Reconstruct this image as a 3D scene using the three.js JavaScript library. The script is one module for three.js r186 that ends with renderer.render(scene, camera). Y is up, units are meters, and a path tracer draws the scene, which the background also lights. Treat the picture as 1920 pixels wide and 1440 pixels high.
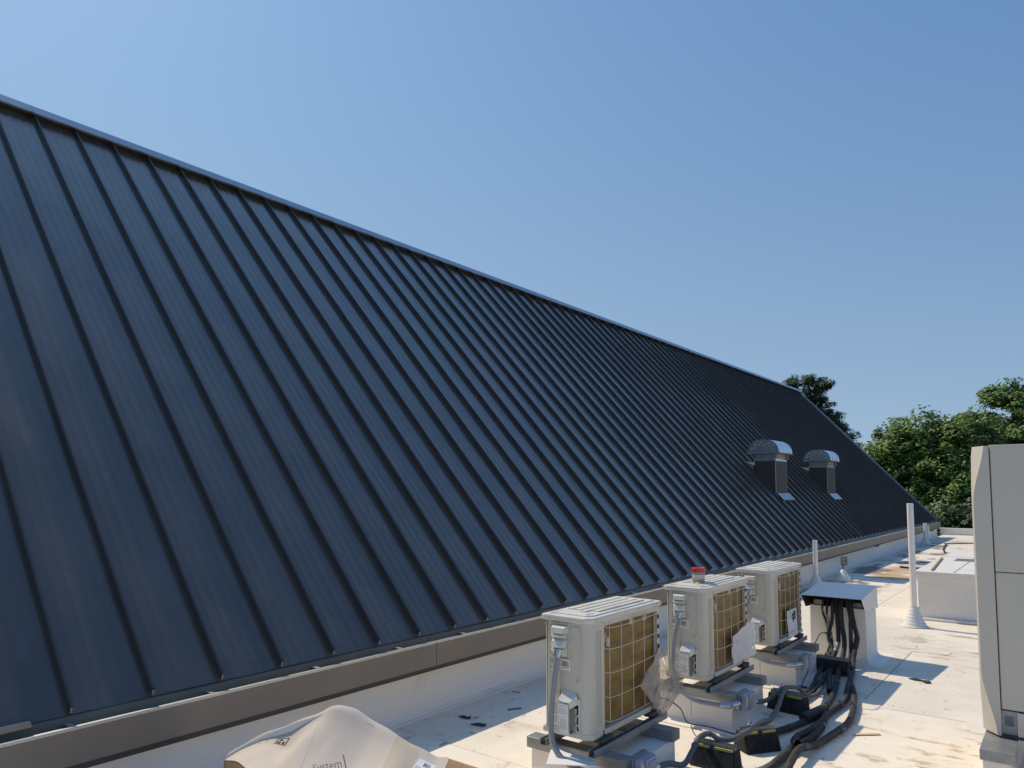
import * as THREE from 'three';
import { RoundedBoxGeometry } from 'three/addons/geometries/RoundedBoxGeometry.js';
import { mergeGeometries } from 'three/addons/utils/BufferGeometryUtils.js';

// ---------------------------------------------------------------- camera, sky, sun, exposure
const scene = new THREE.Scene();
const EYE = 1.74, F = 1340;                                   // eye height (m), focal length in pixels of a 1920 x 1440 frame
const camera = new THREE.PerspectiveCamera(2 * Math.atan(720 / F) * 180 / Math.PI, 4 / 3, 0.1, 900);
camera.position.set(0, EYE, 0);
camera.rotation.set(0.07078, 0.66343, 0, 'YXZ');
camera.setViewOffset(1920, 1440, 0, -105, 1920, 1440);        // a slightly shifted lens keeps the uprights upright
scene.add(camera);

const SUN = new THREE.Vector3(-0.88, 1, -0.13).normalize();
const sun = new THREE.DirectionalLight(new THREE.Color(1, 0.875, 0.70), 3.7);
sun.position.set(-4, 0, -9).addScaledVector(SUN, 60);
sun.target.position.set(-4, 0, -9);
sun.castShadow = true;
sun.shadow.mapSize.set(4096, 4096); sun.shadow.radius = 1;
Object.assign(sun.shadow.camera, { left: -40, right: 40, top: 40, bottom: -40, near: 1, far: 150 });
scene.add(sun, sun.target);

function skyTexture() {
  const W = 512, H = 256, d = new Float32Array(W * H * 4);
  const zen = [0.044, 0.142, 0.40], mid = [0.11, 0.268, 0.54], hor = [0.41, 0.55, 0.67], sunAz = Math.atan2(SUN.z, SUN.x);
  for (let j = 0; j < H; j++) for (let i = 0; i < W; i++) {
    const v = (j + 0.5) / H, u = (i + 0.5) / W, el = (v - 0.5) * Math.PI, az = (u - 0.5) * 2 * Math.PI;
    const y = Math.sin(el), x = Math.cos(el) * Math.cos(az), z = Math.cos(el) * Math.sin(az);
    const cg = x * SUN.x + y * SUN.y + z * SUN.z, g = Math.acos(Math.min(1, Math.max(-1, cg))) * 180 / Math.PI;
    const e = Math.max(0, el) * 180 / Math.PI;
    const near = 0.5 + 0.5 * Math.cos(az - sunAz), a = Math.exp(-e / (10 + 14 * near)) * (0.62 + 0.38 * near), b = Math.exp(-e / 38);
    const wide = 0.215 * Math.exp(-((g / 46) ** 2)), glow = 0.7 * Math.exp(-g / 8);
    for (let c = 0; c < 3; c++) {
      let s = zen[c] + (mid[c] - zen[c]) * b; s += (hor[c] - s) * a;
      s += wide * [0.52, 0.78, 1.0][c] + glow * [0.86, 0.92, 0.92][c];
      if (el < 0) s *= Math.max(0.35, 1 + el * 2.2);
      d[(j * W + i) * 4 + c] = s;
    }
    d[(j * W + i) * 4 + 3] = 1;
  }
  const t = new THREE.DataTexture(d, W, H, THREE.RGBAFormat, THREE.FloatType);
  t.mapping = THREE.EquirectangularReflectionMapping; t.magFilter = t.minFilter = THREE.LinearFilter; t.wrapS = THREE.RepeatWrapping; t.needsUpdate = true;
  return t;
}
scene.background = scene.environment = skyTexture();

const renderer = new THREE.WebGLRenderer({ antialias: true });
renderer.setSize(1024, 768);
renderer.toneMapping = THREE.LinearToneMapping;
renderer.toneMappingExposure = 1.0;
renderer.shadowMap.enabled = true;

// ---------------------------------------------------------------- helpers
function rng(seed) { let s = seed >>> 0; return () => { s = (s + 0x6D2B79F5) | 0; let t = Math.imul(s ^ (s >>> 15), 1 | s); t = (t + Math.imul(t ^ (t >>> 7), 61 | t)) ^ t; return ((t ^ (t >>> 14)) >>> 0) / 4294967296; }; }
const used = {};
function numbered(n) { used[n] = (used[n] ?? -1) + 1; return used[n] ? `${n}_${String(used[n]).padStart(3, '0')}` : n; }
const V = (a) => new THREE.Vector3(a[0], a[1], a[2]);

function clean(g) { g = g.index ? g.toNonIndexed() : g; for (const k of Object.keys(g.attributes)) if (!['position', 'normal', 'uv', 'color'].includes(k)) g.deleteAttribute(k); g.clearGroups?.(); return g; }
function boxUV(g, du = 0, dv = 0) {                             // uv in metres from the dominant axis of each normal
  const p = g.attributes.position, n = g.attributes.normal, uv = new Float32Array(p.count * 2);
  for (let i = 0; i < p.count; i++) {
    const ax = Math.abs(n.getX(i)), ay = Math.abs(n.getY(i)), az = Math.abs(n.getZ(i));
    let a, b;
    if (ay >= ax && ay >= az) { a = p.getX(i); b = p.getZ(i); } else if (ax >= az) { a = p.getZ(i); b = p.getY(i); } else { a = p.getX(i); b = p.getY(i); }
    uv[i * 2] = a + du; uv[i * 2 + 1] = b + dv;
  }
  g.setAttribute('uv', new THREE.BufferAttribute(uv, 2)); return g;
}
function merge(list, keepUV) {
  list = (Array.isArray(list) ? list : [list]).map(clean);
  const g = list.length > 1 ? mergeGeometries(list) : list[0];
  return keepUV ? g : boxUV(g);
}
function mesh(name, geoms, mat, parent, keepUV) {
  const m = new THREE.Mesh(merge(geoms, keepUV), mat); m.name = parent === scene ? numbered(name) : name;
  m.castShadow = m.receiveShadow = true; parent.add(m); return m;
}
function thing(name, label, category, pos = [0, 0, 0], group) {
  const o = new THREE.Group(); o.name = numbered(name); o.position.set(...pos); scene.add(o);
  o.userData = { label, category }; if (group) o.userData.group = group; return o;
}
// a part given in world coordinates, stored relative to its thing's base
function part(t, name, geoms, mat, keepUV) {
  const m = mesh(name, geoms, mat, t, keepUV), o = new THREE.Vector3();
  for (let p = t; p && p !== scene; p = p.parent) o.add(p.position);
  m.geometry.translate(-o.x, -o.y, -o.z); return m;
}
function single(name, geoms, mat, label, category, group, keepUV) {
  const m = mesh(name, geoms, mat, scene, keepUV); m.geometry.computeBoundingBox();
  const c = m.geometry.boundingBox.getCenter(new THREE.Vector3()); c.y = m.geometry.boundingBox.min.y;
  m.geometry.translate(-c.x, -c.y, -c.z); m.position.copy(c);
  m.userData = { label, category }; if (group) m.userData.group = group; return m;
}
function structure(name, geoms, mat, keepUV) { const m = mesh(name, geoms, mat, scene, keepUV); m.userData.kind = 'structure'; return m; }
const box = (x0, x1, y0, y1, z0, z1, r = 0) => {
  const w = Math.abs(x1 - x0), h = Math.abs(y1 - y0), d = Math.abs(z1 - z0);
  const g = r ? new RoundedBoxGeometry(w, h, d, 2, Math.min(r, w / 2.01, h / 2.01, d / 2.01)) : new THREE.BoxGeometry(w, h, d);
  return g.translate((x0 + x1) / 2, (y0 + y1) / 2, (z0 + z1) / 2);
};
const cyl = (r0, r1, h, x, y, z, seg = 20) => new THREE.CylinderGeometry(r1, r0, h, seg).translate(x, y + h / 2, z);
const tube = (pts, r, seg = 10, step = 8) => new THREE.TubeGeometry(new THREE.CatmullRomCurve3(pts.map(V), false, 'centripetal'), Math.max(6, pts.length * step), r, seg, false);
function bar(a, b, r, seg = 6) {
  const A = V(a), Bv = V(b), d = Bv.clone().sub(A), L = d.length();
  const g = new THREE.CylinderGeometry(r, r, L, seg);
  g.applyQuaternion(new THREE.Quaternion().setFromUnitVectors(new THREE.Vector3(0, 1, 0), d.normalize()));
  return g.translate((A.x + Bv.x) / 2, (A.y + Bv.y) / 2, (A.z + Bv.z) / 2);
}
// profile of [x, y] points swept along z from z0 to z1 (z0 > z1), closed outline
function sweepZ(prof, z0, z1) {
  const s = new THREE.Shape(prof.map(([x, y]) => new THREE.Vector2(x, y)));
  return new THREE.ExtrudeGeometry(s, { depth: Math.abs(z0 - z1), bevelEnabled: false }).translate(0, 0, Math.min(z0, z1));
}
// outline of [x, z] points extruded upward from y0 to y1
function sweepY(out, y0, y1, bevel = 0) {
  const s = new THREE.Shape(out.map(([x, z]) => new THREE.Vector2(x, -z)));
  const g = new THREE.ExtrudeGeometry(s, { depth: y1 - y0 - 2 * bevel, bevelEnabled: bevel > 0, bevelThickness: bevel, bevelSize: bevel, bevelOffset: -bevel, bevelSegments: 2 });
  return g.rotateX(-Math.PI / 2).translate(0, y0 + bevel, 0);
}
function tris(list) {                                           // list of quads / triangles as arrays of points
  const p = [];
  for (const q of list) { p.push(...q[0], ...q[1], ...q[2]); if (q.length === 4) p.push(...q[0], ...q[2], ...q[3]); }
  const g = new THREE.BufferGeometry(); g.setAttribute('position', new THREE.Float32BufferAttribute(p, 3));
  g.setAttribute('uv', new THREE.Float32BufferAttribute(new Float32Array(p.length / 3 * 2), 2)); g.computeVertexNormals(); return g;
}

// ---------------------------------------------------------------- textures
function hash(x, y, s) { let h = Math.imul(x, 374761393) + Math.imul(y, 668265263) + Math.imul(s, 974711); h = Math.imul(h ^ (h >>> 13), 1274126177); return ((h ^ (h >>> 16)) >>> 0) / 4294967296; }
function vnoise(x, y, px, py, s) {                              // tileable value noise
  const xi = Math.floor(x), yi = Math.floor(y), fx = x - xi, fy = y - yi, u = fx * fx * (3 - 2 * fx), v = fy * fy * (3 - 2 * fy);
  const m = (a, b) => ((a % b) + b) % b, x0 = m(xi, px), x1 = m(xi + 1, px), y0 = m(yi, py), y1 = m(yi + 1, py);
  return (hash(x0, y0, s) * (1 - u) + hash(x1, y0, s) * u) * (1 - v) + (hash(x0, y1, s) * (1 - u) + hash(x1, y1, s) * u) * v;
}
function fbm(u, v, fx, fy, s, oct = 4) { let a = 0.5, r = 0, n = 0; for (let k = 0; k < oct; k++) { r += a * vnoise(u * fx, v * fy, fx, fy, s + k * 17); n += a; a *= 0.55; fx *= 2; fy *= 2; } return r / n; }
function dataTex(n, fn, srgb, rep) {
  const d = new Uint8Array(n * n * 4);
  for (let j = 0; j < n; j++) for (let i = 0; i < n; i++) { const c = fn(i / n, j / n), k = (j * n + i) * 4; for (let q = 0; q < 3; q++) d[k + q] = Math.max(0, Math.min(255, (c.length ? c[q] : c) * 255)); d[k + 3] = 255; }
  const t = new THREE.DataTexture(d, n, n); t.wrapS = t.wrapT = THREE.RepeatWrapping; t.magFilter = THREE.LinearFilter; t.minFilter = THREE.LinearMipmapLinearFilter; t.generateMipmaps = true;
  if (srgb) t.colorSpace = THREE.SRGBColorSpace; if (rep) t.repeat.set(rep, rep); t.needsUpdate = true; return t;
}
const mixc = (a, b, t) => a.map((x, i) => x + (b[i] - x) * t);
const sm = (a, b, x) => { const t = Math.max(0, Math.min(1, (x - a) / (b - a))); return t * t * (3 - 2 * t); };
const tint = (base, spread, fx, fy, s, n = 256) => dataTex(n, (u, v) => { const k = 1 + spread * (fbm(u, v, fx, fy, s, 5) - 0.5) * 2; return base.map((c) => c * k); }, true);

// roofing membrane: off-white, mottled with dirt, brownish water marks
const membraneTex = dataTex(1024, (u, v) => {
  let c = [0.925, 0.882, 0.805];
  const m = fbm(u, v, 4, 4, 3, 5), f = fbm(u, v, 48, 48, 9, 3), st = fbm(u, v, 5, 26, 21, 4), sp = fbm(u, v, 90, 90, 31, 2);
  c = mixc(c, [0.82, 0.77, 0.69], sm(0.46, 0.72, m) * 0.4);
  c = mixc(c, [0.70, 0.60, 0.47], sm(0.60, 0.76, st) * sm(0.5, 0.66, fbm(u, v, 9, 9, 40, 3)) * 0.35);
  c = mixc(c, [0.45, 0.40, 0.34], sm(0.76, 0.86, sp) * sm(0.5, 0.6, m) * 0.3);
  return c.map((x) => x * (0.975 + 0.05 * f));
}, true, 1 / 4.6);
const membraneBump = dataTex(512, (u, v) => fbm(u, v, 3, 3, 77, 6), false, 1 / 2.3);
const membraneWall = dataTex(512, (u, v) => { let c = [0.93, 0.905, 0.86]; c = mixc(c, [0.66, 0.62, 0.58], sm(0.55, 0.8, fbm(u, v, 6, 5, 5, 5)) * 0.16); return c; }, true, 1 / 2.7);

const std = (o) => new THREE.MeshStandardMaterial({ side: THREE.DoubleSide, ...o });
const lin = (r, g, b) => new THREE.Color().setRGB(r, g, b);
const M = {
  membrane: std({ map: membraneTex, bumpMap: membraneBump, bumpScale: 0.012, roughness: 0.72 }),
  membraneWall: std({ map: membraneWall, roughness: 0.7, bumpMap: membraneBump, bumpScale: 0.008 }),
  gap: std({ color: lin(0.16, 0.13, 0.10), roughness: 0.9 }),
  roof: new THREE.MeshPhysicalMaterial({ side: THREE.DoubleSide, clearcoat: 0.85, clearcoatRoughness: 0.18, roughness: 0.36, map: dataTex(512, (u, v) => { const k = 1 + 0.34 * (fbm(u, v, 3, 5, 4, 5) - 0.5) + 0.16 * (fbm(u, v, 40, 3, 8, 3) - 0.5); let c = [0.332 * k, 0.302 * k, 0.262 * k]; return mixc(c, [0.46, 0.44, 0.41], sm(0.62, 0.8, fbm(u, v, 30, 8, 15, 4)) * 0.22); }, true, 0.3), roughnessMap: dataTex(256, (u, v) => 0.85 + 0.5 * (fbm(u, v, 16, 3, 4, 5) - 0.5), false, 0.3), bumpMap: dataTex(256, (u, v) => fbm(u, v, 3, 3, 14, 3), false, 0.35), bumpScale: 0.003 }),
  seam: std({ color: lin(0.062, 0.056, 0.051), roughness: 0.35 }),
  cap: std({ color: lin(0.30, 0.36, 0.43), roughness: 0.28, metalness: 0.75 }),
  trim: std({ map: tint([0.46, 0.43, 0.36], 0.12, 6, 6, 8), roughness: 0.5, metalness: 0.1 }),
  gutter: std({ map: tint([0.50, 0.465, 0.425], 0.06, 5, 5, 18), roughness: 0.5, metalness: 0.15 }),
  flange: std({ color: lin(0.5, 0.5, 0.47), roughness: 0.4, metalness: 0.6 }),
  dark: std({ color: lin(0.012, 0.012, 0.012), roughness: 0.8 }),
  darkTrim: std({ color: lin(0.045, 0.042, 0.039), roughness: 0.6 }),
  galv: std({ map: dataTex(256, (u, v) => { const k = 0.585 + 0.12 * (fbm(u, v, 8, 8, 6, 4) - 0.5) + 0.04 * (hash(Math.floor(u * 60), Math.floor(v * 60), 5) - 0.5); return [k * 0.99, k, k * 0.995]; }, true, 2), metalness: 0.45, roughness: 0.4 }),
  zinc: std({ color: lin(0.55, 0.57, 0.58), metalness: 0.9, roughness: 0.3 }),
  casing: std({ map: dataTex(512, (u, v) => { let c = [0.80, 0.775, 0.705]; c = mixc(c, [0.66, 0.61, 0.52], sm(0.55, 0.8, fbm(u, v, 6, 3, 61, 5)) * 0.35); return c; }, true, 1), roughness: 0.42 }),
  casingTop: std({ map: dataTex(512, (u, v) => { let c = [0.85, 0.83, 0.775]; c = mixc(c, [0.64, 0.58, 0.48], sm(0.5, 0.8, fbm(u, v, 9, 9, 63, 5)) * 0.35); return c; }, true, 1), roughness: 0.45 }),
  vrf: std({ map: dataTex(256, (u, v) => { const k = 1 + 0.03 * (fbm(u, v, 3, 3, 81, 4) - 0.5); return [0.80 * k, 0.775 * k, 0.72 * k]; }, true, 0.5), roughness: 0.5 }),
  fins: std({ map: dataTex(256, (u, v) => { let c = [0.535, 0.43, 0.205]; const f = Math.abs(Math.sin(v * Math.PI * 24)); c = mixc(c, [0.36, 0.28, 0.12], sm(0.2, 0.0, f) * 0.5 + 0.5 * sm(0.45, 0.75, fbm(u, v, 5, 12, 71, 4))); return c.map((x) => x * (0.94 + 0.12 * (Math.floor(u * 256) % 2))); }, true, 1 / 0.6), roughness: 0.45, metalness: 0.35 }),
  wire: std({ color: lin(0.66, 0.60, 0.46), roughness: 0.45 }),
  plastic: std({ color: lin(0.60, 0.56, 0.46), roughness: 0.38 }),
  whitePlastic: std({ color: lin(0.70, 0.67, 0.59), roughness: 0.4 }),
  pvc: std({ map: tint([0.90, 0.885, 0.86], 0.04, 3, 3, 91), roughness: 0.32 }),
  boot: std({ map: tint([0.87, 0.855, 0.83], 0.06, 6, 6, 92), roughness: 0.6 }),
  rubber: std({ map: tint([0.17, 0.165, 0.16], 0.5, 40, 40, 12), roughness: 0.92, bumpMap: membraneBump, bumpScale: 0.01 }),
  yellow: std({ color: lin(0.40, 0.39, 0.07), roughness: 0.5 }),
  hose: std({ map: tint([0.20, 0.195, 0.20], 0.45, 12, 12, 33), roughness: 0.72, bumpMap: membraneBump, bumpScale: 0.006 }),
  hoseWorn: std({ map: dataTex(256, (u, v) => mixc([0.19, 0.185, 0.19], [0.45, 0.34, 0.28], sm(0.45, 0.7, fbm(u, v, 5, 5, 35, 4)) * 0.65), true, 1.7), roughness: 0.8 }),
  copper: std({ color: lin(0.42, 0.35, 0.32), roughness: 0.6 }),
  conduit: std({ map: tint([0.56, 0.57, 0.58], 0.12, 8, 8, 37), roughness: 0.5 }),
  conduitDark: std({ map: tint([0.36, 0.36, 0.37], 0.15, 8, 8, 38), roughness: 0.55 }),
  lilac: std({ color: lin(0.38, 0.37, 0.44), roughness: 0.4 }),
  silverTop: std({ color: lin(0.47, 0.49, 0.52), metalness: 0.95, roughness: 0.28 }),
  polished: std({ color: lin(0.82, 0.84, 0.86), metalness: 0.95, roughness: 0.22 }),
  tan: std({ map: tint([0.72, 0.56, 0.40], 0.1, 20, 6, 41), roughness: 0.85 }),
  cardWhite: std({ map: tint([0.90, 0.885, 0.865], 0.03, 8, 8, 42), roughness: 0.75 }),
  red: std({ color: lin(0.55, 0.02, 0.025), roughness: 0.35 }),
  film: new THREE.MeshPhysicalMaterial({ color: lin(0.66, 0.59, 0.52), roughness: 0.2, transmission: 0.66, thickness: 0, side: THREE.DoubleSide, bumpMap: membraneBump, bumpScale: 0.03 }),
  filmWhite: new THREE.MeshPhysicalMaterial({ color: lin(0.82, 0.80, 0.78), roughness: 0.6, transmission: 0.2, thickness: 0, side: THREE.DoubleSide }),
  clear: new THREE.MeshPhysicalMaterial({ color: lin(0.9, 0.88, 0.84), roughness: 0.12, transmission: 0.85, thickness: 0, side: THREE.DoubleSide }),
  tape: std({ color: lin(0.02, 0.02, 0.022), roughness: 0.35 }),
  hatch: std({ map: tint([0.90, 0.875, 0.83], 0.04, 4, 4, 83), roughness: 0.55 }),
  joint: std({ color: lin(0.14, 0.13, 0.115), roughness: 0.8 }),
  bark: std({ map: tint([0.30, 0.25, 0.21], 0.3, 12, 4, 51), roughness: 0.95 }),
  grass: std({ map: tint([0.22, 0.28, 0.13], 0.4, 20, 20, 53), roughness: 1 }),
  brick: std({ map: tint([0.46, 0.34, 0.28], 0.12, 10, 10, 54), roughness: 0.9 }),
  rust: std({ color: lin(0.25, 0.12, 0.06), roughness: 0.9 }),
};

// ---------------------------------------------------------------- ground
structure('ground', new THREE.PlaneGeometry(1600, 1600).rotateX(-Math.PI / 2).translate(0, -5.2, 0), M.grass);

// ---------------------------------------------------------------- flat roof deck: membrane sheets lapped over each other
const deck = new THREE.Group(); deck.name = 'roof_deck'; deck.userData.kind = 'structure'; deck.position.set(2, -5.2, -13.5); scene.add(deck);
part(deck, 'deck_slab', box(-4.12, 9.5, -0.4, -0.006, -33.25, 7), M.gap);
part(deck, 'outer_wall', [box(-4.1, 9.48, -5.2, -0.4, -33.2, 6.9)], M.brick);
{
  const zs = [7, 4.4, 1.7, -0.98, -3.71, -6.46, -9.25, -12.05, -14.85, -17.65, -20.4, -23.2, -26, -28.8, -31.5, -33.0];
  const ends = [[1.2, 5.1], [-2.2, 3.4], [0.6, 6], [-2.6, 3.2], [2.2, 6.5], [-1.44, 4.5], [1.5, 6], [-2.4, 2.6], [-0.9, 4], [-2.7, 2.2], [0.4, 5], [-2.2, 3], [-0.5, 4], [-2.8, 2], [0, 5]];
  const r = rng(5);
  for (let k = 0; k + 1 < zs.length; k++) {
    const xs = [-4.1, ...ends[k], 9.45];
    for (let i = 0; i + 1 < xs.length; i++) {
      const up = ((k + i) % 2) * 0.0025, g = clean(box(xs[i] + 0.003, xs[i + 1] - 0.003, -0.004, up, zs[k + 1] + 0.004, zs[k] - 0.004));
      const m = part(deck, 'membrane_sheet', g, M.membrane);
      boxUV(m.geometry, r() * 4.6, r() * 4.6);
    }
  }
}
// welded patches of membrane over the joints
for (const [x, z, w, l, a] of [[-0.72, -5.36, 0.34, 0.2, 0.2], [-0.55, -6.35, 0.3, 0.3, 0.05], [-1.28, -9.0, 0.36, 0.22, -0.1], [-2.95, -5.95, 0.3, 0.26, 0], [-3.3, -9.5, 0.4, 0.25, 0.1], [-1.44, -6.47, 0.28, 0.28, 0], [-2.4, -9.26, 0.3, 0.3, 0]]) {
  const s = new THREE.Shape(), r = Math.min(w, l) * 0.3; s.moveTo(-w / 2 + r, -l / 2); s.lineTo(w / 2 - r, -l / 2); s.quadraticCurveTo(w / 2, -l / 2, w / 2, -l / 2 + r); s.lineTo(w / 2, l / 2 - r); s.quadraticCurveTo(w / 2, l / 2, w / 2 - r, l / 2); s.lineTo(-w / 2 + r, l / 2); s.quadraticCurveTo(-w / 2, l / 2, -w / 2, l / 2 - r); s.lineTo(-w / 2, -l / 2 + r); s.quadraticCurveTo(-w / 2, -l / 2, -w / 2 + r, -l / 2);
  part(deck, 'membrane_patch', new THREE.ExtrudeGeometry(s, { depth: 0.0055, bevelEnabled: false }).rotateX(-Math.PI / 2).rotateY(a).translate(x, 0, z), M.membrane);
}
// rusty water stains lying on the membrane (alpha-mapped skins of dirt)
{
  const alpha = (seed, fx, fy, lo, hi) => dataTex(256, (u, v) => {
    const edge = sm(0, 0.22, u) * sm(1, 0.78, u) * sm(0, 0.22, v) * sm(1, 0.78, v);
    return edge * sm(lo, hi, fbm(u, v, fx, fy, seed, 5)) * 0.85;
  });
  const stain = (x0, x1, z0, z1, seed, col, fx, fy, lo = 0.35, hi = 0.65, y = 0.007) => {
    const m = std({ color: col, roughness: 0.9, alphaMap: alpha(seed, fx, fy, lo, hi), transparent: true });
    const g = new THREE.PlaneGeometry(Math.abs(x1 - x0), Math.abs(z1 - z0)).rotateX(-Math.PI / 2).translate((x0 + x1) / 2, y, (z0 + z1) / 2);
    part(deck, 'water_stain', g, m, true);
  };
  stain(-3.5, -1.9, -15.4, -19.4, 101, lin(0.62, 0.43, 0.22), 4, 12, 0.28, 0.7);
  stain(-4.0, -2.6, -10, -30, 102, lin(0.30, 0.24, 0.2), 4, 30, 0.5, 0.7);
  stain(-4.02, -3.3, -2.5, -8, 103, lin(0.16, 0.13, 0.11), 16, 60, 0.70, 0.85, 0.008);
  stain(-3.0, -2.2, -3.2, -4.6, 104, lin(0.45, 0.28, 0.15), 10, 10, 0.62, 0.78, 0.009);
  stain(-1.9, 0.4, -8.2, -11, 105, lin(0.55, 0.43, 0.3), 6, 22, 0.56, 0.85);
  stain(-1.5, -0.3, -4.6, -6.4, 106, lin(0.62, 0.50, 0.38), 9, 30, 0.6, 0.9);
  stain(-2.3, -1.2, -5.2, -7.6, 107, lin(0.5, 0.42, 0.35), 12, 22, 0.6, 0.9, 0.0105);
}
{
  const t = thing('parapet_wall', 'low white membrane-covered parapet wall at the far end of the flat roof', 'parapet', [2, 0, -33.05]);
  part(t, 'wall_face', sweepY([[-4.2, -32.98], [-4.2, -33.25], [9.45, -33.25], [9.45, -32.98]], 0, 0.235), M.membraneWall);
  part(t, 'coping', box(-4.25, 9.5, 0.235, 0.262, -33.29, -32.95, 0.008), M.pvc);
  const u = thing('parapet_wall', 'low white parapet wall along the right side of the flat roof', 'parapet', [9.4, 0, -13]);
  part(u, 'wall_face', box(9.2, 9.45, 0, 0.235, -32.9, 7), M.membraneWall);
  part(u, 'coping', box(9.16, 9.5, 0.235, 0.262, -32.9, 7, 0.008), M.pvc);
}

// ---------------------------------------------------------------- building with the standing-seam metal roof
const PE = [-4.05, 0.617], PR = [-8.96, 5.92], ZN = 3.4, ZF = -31.12, PW = 0.409;
const SL = Math.hypot(PR[0] - PE[0], PR[1] - PE[1]), SD = [(PR[0] - PE[0]) / SL, (PR[1] - PE[1]) / SL], ND = [SD[1], -SD[0]];
const onRoof = (s, n, z) => [PE[0] + SD[0] * s + ND[0] * n, PE[1] + SD[1] * s + ND[1] * n, z];
const house = thing('metal_roofed_building', 'building with a long steep charcoal standing-seam metal roof beside the flat roof', 'building', [-9, -5.2, -13.9]);
{
  const pts = [];                                              // panel profile across its width: shallow pencil ribs
  const N = 36; for (let i = 0; i <= N; i++) { const w = i / N * PW; let h = 0; for (const c of [0.085, 0.165, 0.245, 0.325]) h += 0.0022 * Math.exp(-(((w - c) / 0.011) ** 2)); pts.push([w, h]); }
  const variants = [];
  for (let q = 0; q < 7; q++) {
    const r = rng(40 + q), ph = [r() * 6, r() * 6, r() * 6], am = [0.0020 + 0.0022 * r(), 0.0014 * r() + 0.0008];
    const S = 26, pos = [], idx = [], uv = [];
    for (let j = 0; j <= S; j++) for (let i = 0; i <= N; i++) {
      const s = j / S * (SL + 0.02) - 0.01, w = pts[i][0], bow = Math.sin(Math.PI * w / PW);
      const wob = bow * (am[0] * Math.sin(s * 2.1 + ph[0]) + am[1] * Math.sin(s * 5.3 + ph[1] + w * 6));
      pos.push(...onRoof(s, pts[i][1] + wob, -w)); uv.push(w + q * 0.6, s);
    }
    for (let j = 0; j < S; j++) for (let i = 0; i < N; i++) { const a = j * (N + 1) + i, b = a + 1, c = a + N + 1, d = c + 1; idx.push(a, b, c, b, d, c); }
    const g = new THREE.BufferGeometry(); g.setAttribute('position', new THREE.Float32BufferAttribute(pos, 3)); g.setAttribute('uv', new THREE.Float32BufferAttribute(uv, 2)); g.setIndex(idx); g.computeVertexNormals();
    variants.push(g);
  }
  // the seam: a folded upright rib with a rolled top
  const rib = [[-0.006, -0.004], [-0.006, 0.034], [-0.010, 0.036], [-0.010, 0.044], [-0.004, 0.048], [0.004, 0.048], [0.008, 0.042], [0.007, 0.034], [0.004, 0.032], [0.004, -0.004]];
  const sp = []; const S0 = 0.012, S1 = SL;
  for (let i = 0; i < rib.length; i++) { const a = rib[i], b = rib[(i + 1) % rib.length]; sp.push([onRoof(S0, a[1], -a[0]), onRoof(S0, b[1], -b[0]), onRoof(S1, b[1], -b[0]), onRoof(S1, a[1], -a[0])]); }
  for (let i = 1; i + 1 < rib.length; i++) sp.push([onRoof(S0, rib[0][1], -rib[0][0]), onRoof(S0, rib[i][1], -rib[i][0]), onRoof(S0, rib[i + 1][1], -rib[i + 1][0])]);
  const seamG = clean(tris(sp));
  const hookG = clean(bar(onRoof(-0.004, 0.01, 0), onRoof(0.012, 0.03, 0), 0.006, 6));
  const n = Math.ceil((ZN - ZF) / PW), r = rng(9);
  const zs0 = -1.545 + Math.round((ZN + 1.545) / PW) * PW;     // seams fall where the photograph shows them
  for (let k = 0; k < n + 1; k++) {
    const z = zs0 - k * PW; if (z - PW < ZF - 0.2) break;
    const p = new THREE.Mesh(variants[Math.floor(r() * 7)], M.roof); p.name = 'roof_panel'; p.castShadow = p.receiveShadow = true; p.position.set(9, 5.2, 13.9 + z); house.add(p);
    const s = new THREE.Mesh(seamG, M.seam); s.name = 'standing_seam'; s.castShadow = s.receiveShadow = true; p.add(s);
    const h = new THREE.Mesh(hookG, M.galv); h.name = 'seam_end'; p.add(h);
  }
  // ridge cap in lengths of about three metres
  const capProf = [onRoof(SL - 0.10, 0.072, 0), onRoof(SL - 0.10, 0.080, 0), onRoof(SL + 0.06, 0.080, 0), onRoof(SL + 0.06, 0.072, 0)].map((p) => [p[0], p[1]]);
  const tip = onRoof(SL + 0.06, 0.080, 0);
  const back = [[tip[0], tip[1]], [tip[0] - 0.14, tip[1] - 0.15], [tip[0] - 0.15, tip[1] - 0.15], [tip[0] - 0.006, tip[1] - 0.012]];
  const clos = [onRoof(SL - 0.03, 0, 0), onRoof(SL - 0.03, 0.072, 0), onRoof(SL - 0.02, 0.072, 0), onRoof(SL - 0.02, 0, 0)].map((p) => [p[0], p[1]]);
  const hem = [onRoof(SL - 0.10, 0.060, 0), onRoof(SL - 0.10, 0.0715, 0), onRoof(SL - 0.088, 0.0715, 0), onRoof(SL - 0.088, 0.060, 0)].map((p) => [p[0], p[1]]);
  for (let z = zs0; z > ZF; z -= 3.05) { const e = Math.max(ZF - 0.05, z - 3.047); part(house, 'ridge_cap', [sweepZ(capProf, z, e), sweepZ(back, z, e), sweepZ(hem, z, e)], M.cap); }
  part(house, 'ridge_closure', sweepZ(clos, zs0, ZF), M.darkTrim);
  // the slope behind and the walls under it
  const bx = 2 * PR[0] - PE[0];
  part(house, 'back_roof', tris([[[PR[0] - 0.02, PR[1] + 0.02, zs0], [bx, PE[1], zs0], [bx, PE[1], ZF], [PR[0] - 0.02, PR[1] + 0.02, ZF]]]), M.roof);
  const gab = (z0, z1) => sweepZ([[PE[0] - 0.1, -5.2], [PE[0] - 0.1, PE[1] - 0.06], [PR[0], PR[1] - 0.09], [bx + 0.1, PE[1] - 0.06], [bx + 0.1, -5.2]], z0, z1);
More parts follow.
